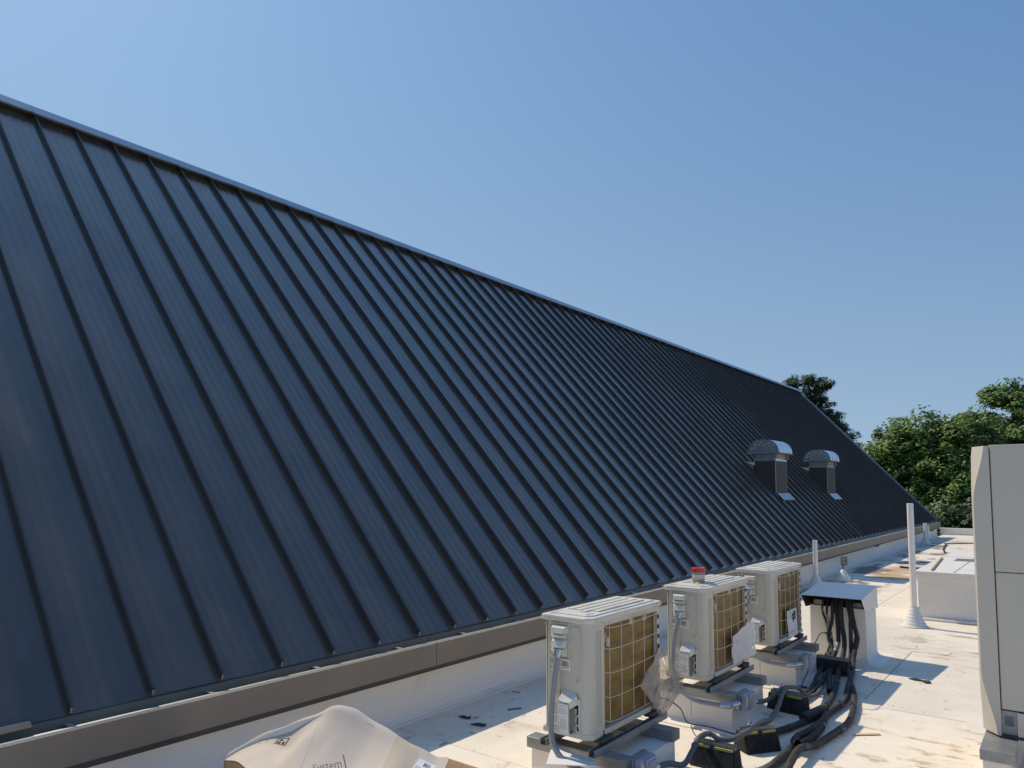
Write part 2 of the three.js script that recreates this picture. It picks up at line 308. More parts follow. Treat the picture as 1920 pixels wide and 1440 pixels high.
  part(house, 'gable_wall', gab(ZF + 0.3, ZF + 0.05), M.brick); part(house, 'gable_wall', gab(zs0 - 0.05, zs0 - 0.3), M.brick);
  part(house, 'back_wall', box(bx + 0.1, bx + 0.35, -5.2, PE[1] - 0.1, ZF + 0.3, zs0 - 0.3), M.brick);
  // rake trim down the far gable edge
  const rk = [[onRoof(-0.02, -0.1, ZF - 0.03), onRoof(-0.02, 0.055, ZF - 0.03), onRoof(SL, 0.055, ZF - 0.03), onRoof(SL, -0.1, ZF - 0.03)], [onRoof(-0.02, 0.055, ZF - 0.03), onRoof(-0.02, 0.055, ZF + 0.09), onRoof(SL, 0.055, ZF + 0.09), onRoof(SL, 0.055, ZF - 0.03)], [onRoof(-0.02, 0.055, ZF + 0.09), onRoof(-0.02, 0, ZF + 0.09), onRoof(SL, 0, ZF + 0.09), onRoof(SL, 0.055, ZF + 0.09)]];
  part(house, 'rake_trim', tris(rk), M.cap);
  // eave flashing, gutter in lengths, brackets, base wall with its coved foot
  const joints = []; for (let z = -1.17 + 2.93 * 2; z > ZF - 0.1; z -= 2.93) joints.push(z); joints.push(ZF - 0.12);
  for (let i = 0; i + 1 < joints.length; i++) {
    const a = joints[i] - 0.0025, b = joints[i + 1] + 0.0025;
    part(house, 'eave_flashing', sweepZ([[-4.068, 0.54], [-4.022, 0.543], [-4.040, 0.594], [-4.050, 0.604], [-4.066, 0.606]], a, b), M.trim);
    const g = part(house, 'gutter', [sweepZ([[-3.957, 0.385], [-3.949, 0.385], [-3.949, 0.5555], [-3.957, 0.5555]], a, b), box(-4.062, -3.957, 0.385, 0.391, a, b)], M.gutter);
    part(g, 'gutter_lip', [box(-3.968, -3.946, 0.5665, 0.5715, a, b), box(-3.9488, -3.9455, 0.556, 0.5665, a, b)], M.flange);
    for (let z = a - 0.35; z > b; z -= 0.74) part(g, 'gutter_strap', box(-4.05, -3.966, 0.571, 0.575, z - 0.014, z + 0.014), M.flange);
    for (const oz of [-20.3, -29.4]) if (oz < a - 0.2 && oz > b + 0.2) part(g, 'gutter_outlet', box(-4.05, -3.955, 0.315, 0.3845, oz - 0.07, oz + 0.09, 0.004), M.darkTrim);
  }
  part(house, 'drip_edge', box(-4.058, -3.960, 0.350, 0.3845, ZF, zs0), M.darkTrim);
  part(house, 'gutter_back', box(-4.075, -4.066, 0.39, 0.60, ZF, zs0), M.darkTrim);
  const wallProf = [[-4.30, -0.3], [-4.30, 0.36], [-4.072, 0.36], [-4.070, 0.13], [-4.064, 0.075], [-4.048, 0.035], [-4.022, 0.012], [-3.985, 0.007], [-3.985, -0.002], [-4.2, -0.3]];
  for (let i = 0; i + 1 < joints.length; i++) part(house, 'base_wall', sweepZ(wallProf, joints[i] - 0.001, Math.max(joints[i + 1], ZF) + 0.001), M.membraneWall);
}
// loose trim lying on the eave at the left
single('trim_offcut', [new RoundedBoxGeometry(0.05, 0.012, 0.34, 2, 0.004).rotateZ(-0.5).translate(-4.006, 0.612, -1.19)], M.seam, 'loose bent strip of brown metal trim lying on the eave edge at the left', 'metal strip');

// ---------------------------------------------------------------- roof vents on the slope
function roofVent(name, label, x1, zn, zf, yTop) {
  // duct with vertical walls through the slope; x1 downhill face, zn near face, zf far face
  const x0 = x1 - 0.45, yb = (x) => PE[1] + (PE[0] - x) * (PR[1] - PE[1]) / (PE[0] - PR[0]);
  const t = thing(name, label, 'roof vent', [x1, yb(x1), (zn + zf) / 2], 'metal roof vents');
  part(t, 'duct', [tris([[[x0, yb(x0) - 0.1, zn], [x1, yb(x1) - 0.1, zn], [x1, yTop, zn], [x0, yTop, zn]], [[x1, yb(x1) - 0.1, zn], [x1, yb(x1) - 0.1, zf], [x1, yTop, zf], [x1, yTop, zn]], [[x1, yb(x1) - 0.1, zf], [x0, yb(x0) - 0.1, zf], [x0, yTop, zf], [x1, yTop, zf]], [[x0, yb(x0) - 0.1, zf], [x0, yb(x0) - 0.1, zn], [x0, yTop, zn], [x0, yTop, zf]]])], M.darkTrim);
  for (const [dx, dz] of [[0, zn], [0, zf]]) part(t, 'corner_strip', box(x1 - 0.012, x1 + 0.003, yb(x1) - 0.05, yTop, dz - 0.012, dz + 0.012), M.galv);
  part(t, 'collar', [box(x0 - 0.012, x1 + 0.012, yTop - 0.03, yTop + 0.012, zf - 0.012, zn + 0.012, 0.004), box(x0 + 0.012, x1 - 0.012, yTop + 0.012, yTop + 0.15, zf + 0.012, zn - 0.012)], M.polished);
  part(t, 'bird_screen', box(x1 - 0.011, x1 - 0.004, yTop + 0.03, yTop + 0.13, zf + 0.05, zn - 0.05), std({ color: lin(0.32, 0.27, 0.2), roughness: 0.7 }));
  // barrel hood: half-oval section in x, long in z, ribbed
  const ya = yTop + 0.15, hw = 0.335, hh = 0.29, xc = (x0 + x1) / 2, nz = 24, na = 28, z0 = zn + 0.10, z1 = zf - 0.10, q = [];
  const rad = (a) => { const c = Math.cos(a), s = Math.sin(a); return [xc + hw * Math.sign(c) * Math.abs(c) ** 0.86, ya + hh * Math.abs(s) ** 0.9]; };
  const P = (a, z, k) => { const [X, Y] = rad(a); return [xc + (X - xc) * k, ya + (Y - ya) * k, z]; };
  const ribK = (u) => 1 - 0.035 * Math.abs(Math.sin(u * Math.PI * 4)) ** 6;
  for (let j = 0; j < nz; j++) for (let i = 0; i < na; i++) { const a = i / na * Math.PI, b = (i + 1) / na * Math.PI, u = j / nz, v = (j + 1) / nz, za = z0 + (z1 - z0) * u, zb = z0 + (z1 - z0) * v; q.push([P(a, za, ribK(u)), P(b, za, ribK(u)), P(b, zb, ribK(v)), P(a, zb, ribK(v))]); }
  part(t, 'hood', tris(q), M.polished);
  const e = [], e2 = []; for (let i = 0; i < na; i++) { const a = i / na * Math.PI, b = (i + 1) / na * Math.PI; e.push([[xc, ya, z0 - 0.006], P(a, z0 - 0.006, 0.985), P(b, z0 - 0.006, 0.985)]); e2.push([[xc, ya, z1 + 0.006], P(a, z1 + 0.006, 0.985), P(b, z1 + 0.006, 0.985)]); }
  part(t, 'hood_end', tris(e), M.polished); part(t, 'hood_end', tris(e2), M.polished);
  const dots = []; for (let i = 0; i < 10; i++) { const a = (0.12 + 0.76 * i / 9) * Math.PI, k = i % 2 ? 0.78 : 0.62; const p = P(a, z0 + 0.002, k); dots.push(new THREE.SphereGeometry(0.012, 8, 6).translate(...p)); }
  part(t, 'rivets', dots, M.zinc);
  part(t, 'hood_rim', [box(xc - hw - 0.02, xc + hw + 0.02, ya - 0.02, ya, z0 - 0.02, z0 + 0.015, 0.004), box(xc - hw - 0.02, xc + hw + 0.02, ya - 0.02, ya, z1 - 0.015, z1 + 0.02, 0.004), box(xc - hw - 0.02, xc - hw + 0.01, ya - 0.02, ya, z1, z0), box(xc + hw - 0.01, xc + hw + 0.02, ya - 0.02, ya, z1, z0)], M.galv);
  for (const z of [zn + 0.03, zf - 0.03]) part(t, 'bracket', box(x1 - 0.03, x1 + 0.045, yTop + 0.02, ya - 0.02, z - 0.02, z + 0.02), M.galv);
  // flashing pans below and above the duct
  const pan = (s0, s1, za, zb, h) => [[onRoof(s0, h, za), onRoof(s0, h, zb), onRoof(s1, h, zb), onRoof(s1, h, za)], [onRoof(s0, h, za), onRoof(s0, 0, za), onRoof(s0, 0, zb), onRoof(s0, h, zb)]];
  const sOf = (x) => (PE[0] - x) / -SD[0];
  part(t, 'apron_flashing', tris(pan(sOf(x1) - 0.19, sOf(x1) + 0.01, zn + 0.02, zf - 0.06, 0.054)), M.silverTop);
  part(t, 'cricket', tris([[onRoof(sOf(x0) + 0.32, 0.03, zn + 0.05), onRoof(sOf(x0) + 0.32, 0.03, zf - 0.05), [x0, yb(x0) + 0.16, zf - 0.05], [x0, yb(x0) + 0.16, zn + 0.05]], [onRoof(sOf(x0) + 0.32, 0.03, zn + 0.05), [x0, yb(x0) + 0.16, zn + 0.05], [x0, yb(x0), zn + 0.05]]]), M.trim);
}
roofVent('roof_vent', 'nearer of the two barrel-hooded metal vents on the dark roof slope', -5.0, -15.6, -16.33, 2.41);
roofVent('roof_vent', 'farther of the two barrel-hooded metal vents on the dark roof slope', -4.98, -19.65, -20.37, 2.37);

// ---------------------------------------------------------------- condensers on their curbs
function canvasTex(w, h, draw) { const c = document.createElement('canvas'); c.width = w; c.height = h; const x = c.getContext('2d'); draw(x, w, h); const t = new THREE.CanvasTexture(c); t.colorSpace = THREE.SRGBColorSpace; return t; }
const lines = (x, x0, y0, w, h, n, col, seed) => { const r = rng(seed); x.fillStyle = col; for (let i = 0; i < n; i++) { let p = x0; const y = y0 + h * i / n; while (p < x0 + w * 0.96) { const l = w * (0.03 + 0.09 * r()); x.fillRect(p, y, Math.min(l, x0 + w - p), h / n * 0.45); p += l + w * 0.025; } if (r() < 0.15) i++; } };
const bars = (x, x0, y0, w, h, seed) => { const r = rng(seed); x.fillStyle = '#2a2826'; let p = x0; while (p < x0 + w) { const l = w * (0.02 + 0.05 * r()); x.fillRect(p, y0, l, h); p += l + w * (0.02 + 0.05 * r()); } };
const valveTex = canvasTex(128, 256, (x, w, h) => { x.fillStyle = '#e9e6df'; x.fillRect(0, 0, w, h); x.fillStyle = '#8a9fb8'; x.fillRect(0, 0, w, 10); lines(x, 8, 20, 104, 90, 11, '#9a968e', 2); lines(x, 26, 118, 84, 120, 12, '#8e8a84', 3); x.fillStyle = '#4a4742'; for (const y of [130, 170, 214]) { x.beginPath(); x.moveTo(8, y + 12); x.lineTo(14, y); x.lineTo(20, y + 12); x.fill(); } });
const specTex = canvasTex(96, 320, (x, w, h) => { x.fillStyle = '#dcd8ce'; x.fillRect(0, 0, w, h); lines(x, 8, 8, 60, 26, 3, '#2b2926', 4); lines(x, 8, 44, 70, 130, 16, '#77736b', 5); x.fillStyle = '#1f1d1b'; x.fillRect(14, 178, 30, 26); lines(x, 8, 214, 76, 96, 11, '#7a766e', 6); });
const barTex = canvasTex(96, 64, (x, w, h) => { x.fillStyle = '#eceae4'; x.fillRect(0, 0, w, h); bars(x, 40, 10, 48, 32, 7); lines(x, 6, 10, 28, 36, 4, '#3a3835', 8); lines(x, 40, 48, 46, 8, 1, '#3a3835', 9); });
M.valveLabel = std({ map: valveTex, roughness: 0.5 }); M.specLabel = std({ map: specTex, roughness: 0.5 }); M.barLabel = std({ map: barTex, roughness: 0.5 });
M.finned = M.fins;

function makeUnit() {
  // local: +x is the coil side, +z the service end; y = 0 under the feet
  const t = thing('condenser_unit', '', 'air conditioner', [0, 0, 0], 'beige condensing units in a row on white curbs');
  const D = 0.16, L = 0.435, y0 = 0.045, y1 = 0.675;
  const add = (n, g, m, k) => mesh(n, g, m, t, k);
  // casing outline (x, z): curved fan side on the left, service end in front, ribbed return on the coil side, coil recess
  const o = [[-D + 0.002, L - 0.03], [-D + 0.012, L - 0.008], [-D + 0.03, L], [D - 0.045, L], [D - 0.02, L - 0.008], [D - 0.004, L - 0.03], [D, L - 0.055], [D, L - 0.158], [D - 0.04, L - 0.158], [D - 0.04, -L + 0.035], [D - 0.002, -L + 0.035], [D - 0.002, -L + 0.004], [-D + 0.03, -L], [-D + 0.008, -L + 0.012], [-D - 0.006, -L + 0.06], [-D - 0.02, -0.2], [-D - 0.024, 0], [-D - 0.02, 0.2], [-D - 0.006, L - 0.06]];
  add('casing', sweepY(o.slice().reverse(), y0, y1), M.casing);
  // front (fan side) discharge grille
  const gr = []; for (let k = 1; k <= 9; k++) gr.push(new THREE.TorusGeometry(0.03 * k, 0.003, 5, 40).rotateY(Math.PI / 2).translate(-D - 0.034, 0.35, -0.08)); for (let k = 0; k < 12; k++) { const a = k / 12 * Math.PI * 2; gr.push(bar([-D - 0.034, 0.35 + 0.03 * Math.sin(a), -0.08 + 0.03 * Math.cos(a)], [-D - 0.034, 0.35 + 0.28 * Math.sin(a), -0.08 + 0.28 * Math.cos(a)], 0.003, 5)); }
  add('fan_grille', gr, M.plastic);
  // top: overhanging lid with pressed ribs
  const lid = add('top_panel', [sweepY([[-D - 0.012, L + 0.004], [-D + 0.01, L + 0.012], [D - 0.03, L + 0.012], [D + 0.012, L - 0.03], [D + 0.014, -L - 0.002], [D, -L - 0.012], [-D, -L - 0.012], [-D - 0.014, -L]].reverse(), y1, y1 + 0.034, 0.008), sweepY([[-D + 0.02, L - 0.04], [D - 0.05, L - 0.04], [D - 0.02, L - 0.075], [D - 0.02, -L + 0.03], [-D + 0.02, -L + 0.03]].reverse(), y1 + 0.03, y1 + 0.041, 0.005)], M.casingTop);
  for (const [k, a, b] of [[-0.085, -0.33, 0.26], [-0.028, -0.33, 0.26], [0.03, -0.33, 0.30], [0.085, -0.33, 0.24]]) mesh('pressed_rib', box(k - 0.020, k + 0.020, y1 + 0.040, y1 + 0.049, a, b, 0.004), M.casingTop, lid);
  for (const z of [0.35, 0.31]) mesh('cap_tab', box(D - 0.075, D - 0.05, y1 + 0.040, y1 + 0.046, z, z + 0.022, 0.003), M.casingTop, lid);
  // base pan and feet
  add('base_pan', [sweepY([[-D - 0.004, L + 0.002], [D - 0.03, L + 0.002], [D + 0.006, L - 0.03], [D + 0.006, -L], [-D - 0.004, -L]].reverse(), 0.028, 0.062, 0.005)], M.casing);
  for (const z of [-0.30, 0.30]) for (const s of [-1, 1]) add('foot', [box(s * 0.165 - 0.03, s * 0.165 + 0.03, 0.006, 0.03, z - 0.07, z + 0.07, 0.008), box(s * 0.165 - 0.028, s * 0.165 + 0.028, 0, 0.006, z - 0.05, z + 0.05), cyl(0.005, 0.005, 0.06, s * 0.165, 0.0, z, 8), cyl(0.011, 0.011, 0.01, s * 0.165, 0.03, z, 6)], M.darkTrim);
  // coil behind its wire guard
  add('coil', [box(D - 0.0395, D - 0.028, y0 + 0.02, y1 - 0.006, -L + 0.036, L - 0.159)], M.fins);
  add('coil_shade_strip', [box(D - 0.004, D + 0.003, y1 - 0.028, y1 - 0.001, -L + 0.04, L - 0.158)], M.casing);
  for (const z of [-0.02, -0.19]) add('lid_tab', box(D - 0.002, D + 0.006, y1 - 0.062, y1 - 0.02, z - 0.045, z + 0.0, 0.003), M.casing);
  const wg = [], gx = D + 0.008, zs = [L - 0.205, L - 0.345, L - 0.49, L - 0.635, L - 0.78], ys = [0.098, 0.235, 0.375, 0.512, 0.635];
  for (const z of zs) wg.push(bar([gx, 0.08, z], [gx, 0.655, z], 0.0025));
  for (const y of ys) wg.push(tube([[gx - 0.018, y + 0.012, L - 0.158], [gx, y, L - 0.178], [gx, y, -L + 0.06], [gx - 0.012, y, -L + 0.035]], 0.0025, 6, 6));
  add('wire_guard', wg, M.wire);
  add('sensor', [box(D - 0.012, D + 0.004, 0.52, 0.575, L - 0.215, L - 0.195, 0.004), tube([[D - 0.02, 0.575, L - 0.2], [D - 0.01, 0.60, L - 0.19], [D - 0.014, 0.53, L - 0.17], [D - 0.02, 0.50, L - 0.162]], 0.0035, 6)], M.whitePlastic);
  add('edge_clip', (() => { const a = []; for (let k = 0; k < 9; k++) a.push(box(D - 0.006, D + 0.0015, 0.09 + k * 0.063, 0.115 + k * 0.063, -L + 0.012, -L + 0.03)); return a; })(), M.dark);
  // ribbed return beside the coil
  for (const z of [L - 0.075, L - 0.097, L - 0.119]) add('return_rib', box(D - 0.001, D + 0.0055, y0 + 0.05, y1 - 0.05, z - 0.006, z + 0.006, 0.005), M.casing);
  // service end: raised frame lines, pressed recess, terminal cover, labels, valve cover
  const fz = L, fr = (x0, x1, a, b, w = 0.008, h = 0.008) => [box(x0, x1, b - w, b, fz - 0.001, fz + h, 0.002), box(x0, x1, a, a + w, fz - 0.001, fz + h, 0.002), box(x0, x0 + w, a + w, b - w, fz - 0.001, fz + h, 0.002), box(x1 - w, x1, a + w, b - w, fz - 0.001, fz + h, 0.002)];
  add('terminal_frame', fr(-0.095, 0.025, 0.46, 0.668), M.casing);
  add('label_frame', fr(-0.118, -0.04, 0.065, 0.475), M.casing);
  add('pressed_rib', [tube([[0.04, 0.58, fz], [0.042, 0.635, fz + 0.001], [0.065, 0.652, fz + 0.001], [0.092, 0.635, fz + 0.001], [0.094, 0.36, fz + 0.001], [0.075, 0.335, fz + 0.001], [0.066, 0.36, fz]], 0.0055, 6)], M.casing);
  add('panel_joint', [box(-D + 0.026, -D + 0.029, y0 + 0.01, y1, fz - 0.001, fz + 0.0008), box(-D + 0.06, -D + 0.063, y0 + 0.01, y1, fz - 0.001, fz + 0.0008)], M.darkTrim);
  const wedge = (x0, x1, ya, yb, d0, d1, r) => { const q = [[x0, ya, fz], [x1, ya, fz], [x1, yb, fz], [x0, yb, fz], [x0 + r, ya + r * 0.3, fz + d0], [x1 - r, ya + r * 0.3, fz + d0], [x1 - r, yb - r, fz + d1], [x0 + r, yb - r, fz + d1]]; return tris([[q[4], q[5], q[6], q[7]], [q[0], q[4], q[7], q[3]], [q[5], q[1], q[2], q[6]], [q[7], q[6], q[2], q[3]], [q[0], q[1], q[5], q[4]]]); };
  const tc = add('terminal_cover', [wedge(-0.088, 0.018, 0.608, 0.655, 0.05, 0.042, 0.012), wedge(-0.088, 0.006, 0.565, 0.608, 0.004, 0.040, 0.008), wedge(-0.088, 0.012, 0.528, 0.578, 0.05, 0.038, 0.012), wedge(-0.086, 0.004, 0.475, 0.528, 0.012, 0.044, 0.010)], M.whitePlastic);
  const vc = add('valve_cover', [tris([[[-0.028, 0.06, fz], [0.052, 0.06, fz + 0.0], [0.052, 0.06, fz + 0.05], [-0.028, 0.06, fz + 0.055]], [[-0.028, 0.06, fz + 0.055], [0.052, 0.06, fz + 0.05], [0.052, 0.235, fz + 0.05], [-0.028, 0.235, fz + 0.055]], [[-0.028, 0.235, fz + 0.055], [0.052, 0.235, fz + 0.05], [0.075, 0.275, fz + 0.012], [-0.016, 0.285, fz + 0.012]], [[-0.028, 0.06, fz], [-0.028, 0.06, fz + 0.055], [-0.028, 0.235, fz + 0.055], [-0.016, 0.285, fz + 0.012]], [[-0.016, 0.285, fz + 0.012], [0.075, 0.275, fz + 0.012], [0.075, 0.285, fz], [-0.016, 0.295, fz]], [[0.052, 0.235, fz + 0.05], [0.052, 0.20, fz + 0.05], [0.088, 0.225, fz + 0.002], [0.075, 0.275, fz + 0.012]]]), box(-0.03, 0.056, 0.052, 0.062, fz, fz + 0.05, 0.004), box(0.086, 0.096, 0.085, 0.255, fz, fz + 0.012, 0.004)], M.whitePlastic);
  mesh('valve_label', new THREE.PlaneGeometry(0.074, 0.165).translate(0.012, 0.148, 0).rotateY(-0.0624).translate(0, 0, fz + 0.0555), M.valveLabel, vc, true);
  add('valve_recess', box(0.054, 0.086, 0.075, 0.215, fz - 0.004, fz + 0.001), M.dark);
  add('service_valve', [bar([0.07, 0.08, fz + 0.012], [0.07, 0.20, fz + 0.012], 0.008, 8), bar([0.07, 0.11, fz + 0.012], [0.085, 0.11, fz + 0.02], 0.009, 8), bar([0.07, 0.16, fz + 0.012], [0.085, 0.16, fz + 0.02], 0.009, 8)], M.copper);
  add('spec_label', new THREE.PlaneGeometry(0.066, 0.39).translate(-0.079, 0.27, fz + 0.002), M.specLabel, true);
  add('barcode_label', new THREE.PlaneGeometry(0.10, 0.06).translate(-0.02, 0.43, fz + 0.0035), M.barLabel, true);
  add('screw', [[-0.148, 0.655], [0.10, 0.66], [0.10, 0.07], [-0.148, 0.07], [0.035, 0.66]].map(([x, y]) => new THREE.SphereGeometry(0.005, 8, 6).translate(x, y, fz)), M.zinc);
  return t;
}
function makeCurb() {
  // local: right face at x = 0, near channel front face at z = 0, runs back to z = -0.70
  const t = thing('equipment_curb', '', 'equipment curb', [0, 0, 0], 'white equipment curbs with steel channels');
  const f = 0.03;
  const prof = (y, k) => [[-0.63 - k, 0.0 + k - 0.02], [0 - 0.015 + k, 0.0 + k - 0.02], [-0.015 + k, -0.68 - k], [-0.63 - k, -0.68 - k]].map(([x, z]) => [x, y, z]);
  const rings = [prof(0.201, 0), prof(0.05, 0.001), prof(0.025, 0.006), prof(0.01, 0.02), prof(0.006, 0.05), prof(0.0035, 0.12)], q = [];
  for (let i = 0; i + 1 < rings.length; i++) for (let k = 0; k < 4; k++) q.push([rings[i][k], rings[i + 1][k], rings[i + 1][(k + 1) % 4], rings[i][(k + 1) % 4]]);
  q.push(rings[0]);
  mesh('curb_body', tris(q), M.membraneWall, t);
  mesh('membrane_lap', [box(-0.33, -0.327, 0.02, 0.2, -0.021, -0.0185), box(-0.0155, -0.0125, 0.02, 0.2, -0.40, -0.397)], M.gap, t);
  for (const [a, b] of [[0, -0.095], [-0.605, -0.70]]) mesh('steel_channel', [box(-0.655, 0.012, 0.202, 0.266, a, b, 0.003)], M.galv, t);
  for (const x of [-0.155, -0.485]) mesh('strut_rail', [box(x - 0.0205, x - 0.018, 0.2665, 0.3055, 0.07, -0.83), box(x + 0.018, x + 0.0205, 0.2665, 0.3055, 0.07, -0.83), box(x - 0.018, x + 0.018, 0.2665, 0.269, 0.07, -0.83), box(x - 0.018, x - 0.011, 0.303, 0.3055, 0.07, -0.83), box(x + 0.011, x + 0.018, 0.303, 0.3055, 0.07, -0.83)], M.galv, t);
  return t;
}
const proto = makeUnit(), curb0 = makeCurb();
const units = [
  { z: -3.51, label: 'nearest beige condensing unit, a clear plastic sheet caught in its wire guard', curb: 'nearest white equipment curb with steel channels under the first condenser' },
  { z: -5.12, label: 'middle beige condensing unit with a red-lidded jar standing on top', curb: 'middle white equipment curb with steel channels, under the condenser with the jar' },
  { z: -6.63, label: 'farthest beige condensing unit of the row, beside the pipe hood', curb: 'farthest white equipment curb with steel channels, beside the pipe hood' },
];
units.forEach((u, i) => {
  let o = proto, c = curb0;
  if (i) { o = proto.clone(); o.name = numbered('condenser_unit'); scene.add(o); c = curb0.clone(); c.name = numbered('equipment_curb'); scene.add(c); }
  o.position.set(-2.345, 0.3057, u.z - 0.435); o.userData = { ...proto.userData, label: u.label };
  c.position.set(-2.0, 0, u.z - 0.03); c.userData = { ...curb0.userData, label: u.curb };
});

// ---------------------------------------------------------------- conduits, disconnect boxes, loose sheets on the condensers
const condLabels = ['grey flexible conduit hanging down the end of the nearest condenser', 'grey flexible conduit curving down the end of the middle condenser', 'grey flexible conduit curving down the end of the farthest condenser'];
const discLabels = ['grey and lilac disconnect box on the curb below the nearest condenser', 'grey and lilac disconnect box on the curb below the middle condenser', 'grey and lilac disconnect box on the curb below the farthest condenser'];
units.forEach((u, i) => {
  const z = u.z, f = (a) => [a[0] - 0.01, a[1], z + a[2]], w = i * 0.012;
  const t = thing('flexible_conduit', condLabels[i], 'conduit', [-2.38, 0.24, z + 0.1], 'grey conduits from the condensers');
  part(t, 'conduit_tube', tube([[-2.362, 0.80, 0.045], [-2.368, 0.76, 0.05], [-2.382 - w, 0.64, 0.058], [-2.392 - w, 0.52, 0.066], [-2.392 - w, 0.42, 0.075], [-2.37, 0.33, 0.095], [-2.31, 0.262, 0.11], [-2.22, 0.222, 0.11], [-2.10, 0.205, 0.075], [-2.02, 0.20, 0.04], [-1.985, 0.2, 0.0]].map(f), 0.0165, 12), M.conduit);
  part(t, 'conduit_fitting', [bar(f([-2.36, 0.828, 0.035]), f([-2.366, 0.785, 0.048]), 0.021, 12), bar(f([-2.362, 0.815, 0.04]), f([-2.364, 0.803, 0.044]), 0.026, 8)], M.zinc);
  part(t, 'elbow_fitting', [bar(f([-2.055, 0.202, 0.055]), f([-1.985, 0.2, 0.015]), 0.023, 12), bar(f([-1.985, 0.2, 0.02]), f([-1.965, 0.2, -0.07]), 0.024, 12), bar(f([-1.975, 0.2, -0.04]), f([-1.972, 0.2, -0.055]), 0.031, 8)], M.zinc);
  const d = thing('disconnect_box', discLabels[i], 'electrical box', [-1.97, 0.12, z - 0.16], 'electrical boxes on the equipment curbs');
  part(d, 'box_back', box(-2.005, -1.968, 0.14, 0.265, z - 0.27, z - 0.09, 0.006), M.galv);
  part(d, 'box_body', [box(-1.968, -1.925, 0.145, 0.26, z - 0.26, z - 0.10, 0.008)], M.lilac);
  part(d, 'cover', [box(-1.925, -1.908, 0.15, 0.257, z - 0.255, z - 0.14, 0.006), box(-1.908, -1.902, 0.165, 0.24, z - 0.235, z - 0.16, 0.004)], M.lilac);
  part(d, 'cover_label', box(-1.9248, -1.9235, 0.17, 0.24, z - 0.135, z - 0.108), M.whitePlastic);
  part(d, 'box_fitting', bar([-1.94, 0.165, z - 0.26], [-1.94, 0.163, z - 0.325], 0.02, 10), M.zinc);
});
{
  // clear plastic sheet caught in the nearest guard, a folded bag standing out from it
  const t = thing('plastic_sheet', 'crumpled translucent plastic sheet hanging from the wire guard of the nearest condenser', 'plastic sheet', [-2.17, 0.3, -4.2]);
  const sh = (q, n0, amp, seed) => { const n = n0 * 3, pts = [], r = rng(seed), ph = [r() * 6, r() * 6, r() * 6]; for (let j = 0; j <= n; j++) for (let i = 0; i <= n; i++) { const u = i / n, v = j / n, p = [0, 1, 2].map((k) => q[0][k] * (1 - u) * (1 - v) + q[1][k] * u * (1 - v) + q[2][k] * u * v + q[3][k] * (1 - u) * v); p[0] += amp * (Math.sin(u * 5 + v * 7 + ph[0]) + 0.7 * Math.sin(u * 13 - v * 9 + ph[1]) + 0.5 * Math.abs(Math.sin(v * 15 + u * 3 + ph[2]))); pts.push(p); } const f = []; for (let j = 0; j < n; j++) for (let i = 0; i < n; i++) { const a = j * (n + 1) + i; f.push(a, a + 1, a + n + 2, a, a + n + 2, a + n + 1); } const g = new THREE.BufferGeometry(); g.setAttribute('position', new THREE.Float32BufferAttribute(pts.flat(), 3)); g.setAttribute('uv', new THREE.Float32BufferAttribute(new Float32Array(pts.length * 2), 2)); g.setIndex(f); g.computeVertexNormals(); return g; };
  part(t, 'front_sheet', sh([[-2.168, 0.53, -4.07], [-2.166, 0.73, -4.34], [-2.13, 0.47, -4.40], [-2.14, 0.30, -4.28]], 10, 0.004, 3), M.film);
  part(t, 'fold', sh([[-2.166, 0.735, -4.34], [-2.16, 0.70, -4.40], [-2.06, 0.475, -4.47], [-2.13, 0.46, -4.40]], 8, 0.004, 5), M.film);
  part(t, 'lower_fold', sh([[-2.14, 0.30, -4.28], [-2.13, 0.47, -4.40], [-2.06, 0.47, -4.47], [-2.13, 0.29, -4.32]], 8, 0.004, 6), M.film);
  const w = thing('plastic_sheet', 'white plastic sheet tucked in the wire guard of the middle condenser', 'plastic sheet', [-2.17, 0.4, -5.8]);
  part(w, 'sheet', sh([[-2.17, 0.585, -5.60], [-2.15, 0.66, -5.95], [-2.13, 0.385, -5.97], [-2.168, 0.375, -5.60]], 12, 0.004, 8), M.filmWhite);
  part(w, 'curled_edge', sh([[-2.15, 0.66, -5.95], [-2.13, 0.655, -6.0], [-2.12, 0.40, -6.0], [-2.13, 0.385, -5.97]], 8, 0.003, 9), M.filmWhite);
  const p = thing('paper_tag', 'white paper sheet behind the wire guard of the farthest condenser', 'paper', [-2.18, 0.35, -7.2]);
  part(p, 'sheet', sh([[-2.181, 0.60, -7.02], [-2.178, 0.60, -7.30], [-2.165, 0.36, -7.30], [-2.17, 0.33, -7.02]], 8, 0.002, 12), M.cardWhite);
  part(p, 'printed_mark', [box(-2.170, -2.168, 0.50, 0.58, -7.24, -7.20), box(-2.170, -2.168, 0.48, 0.56, -7.19, -7.165)], M.darkTrim);
}
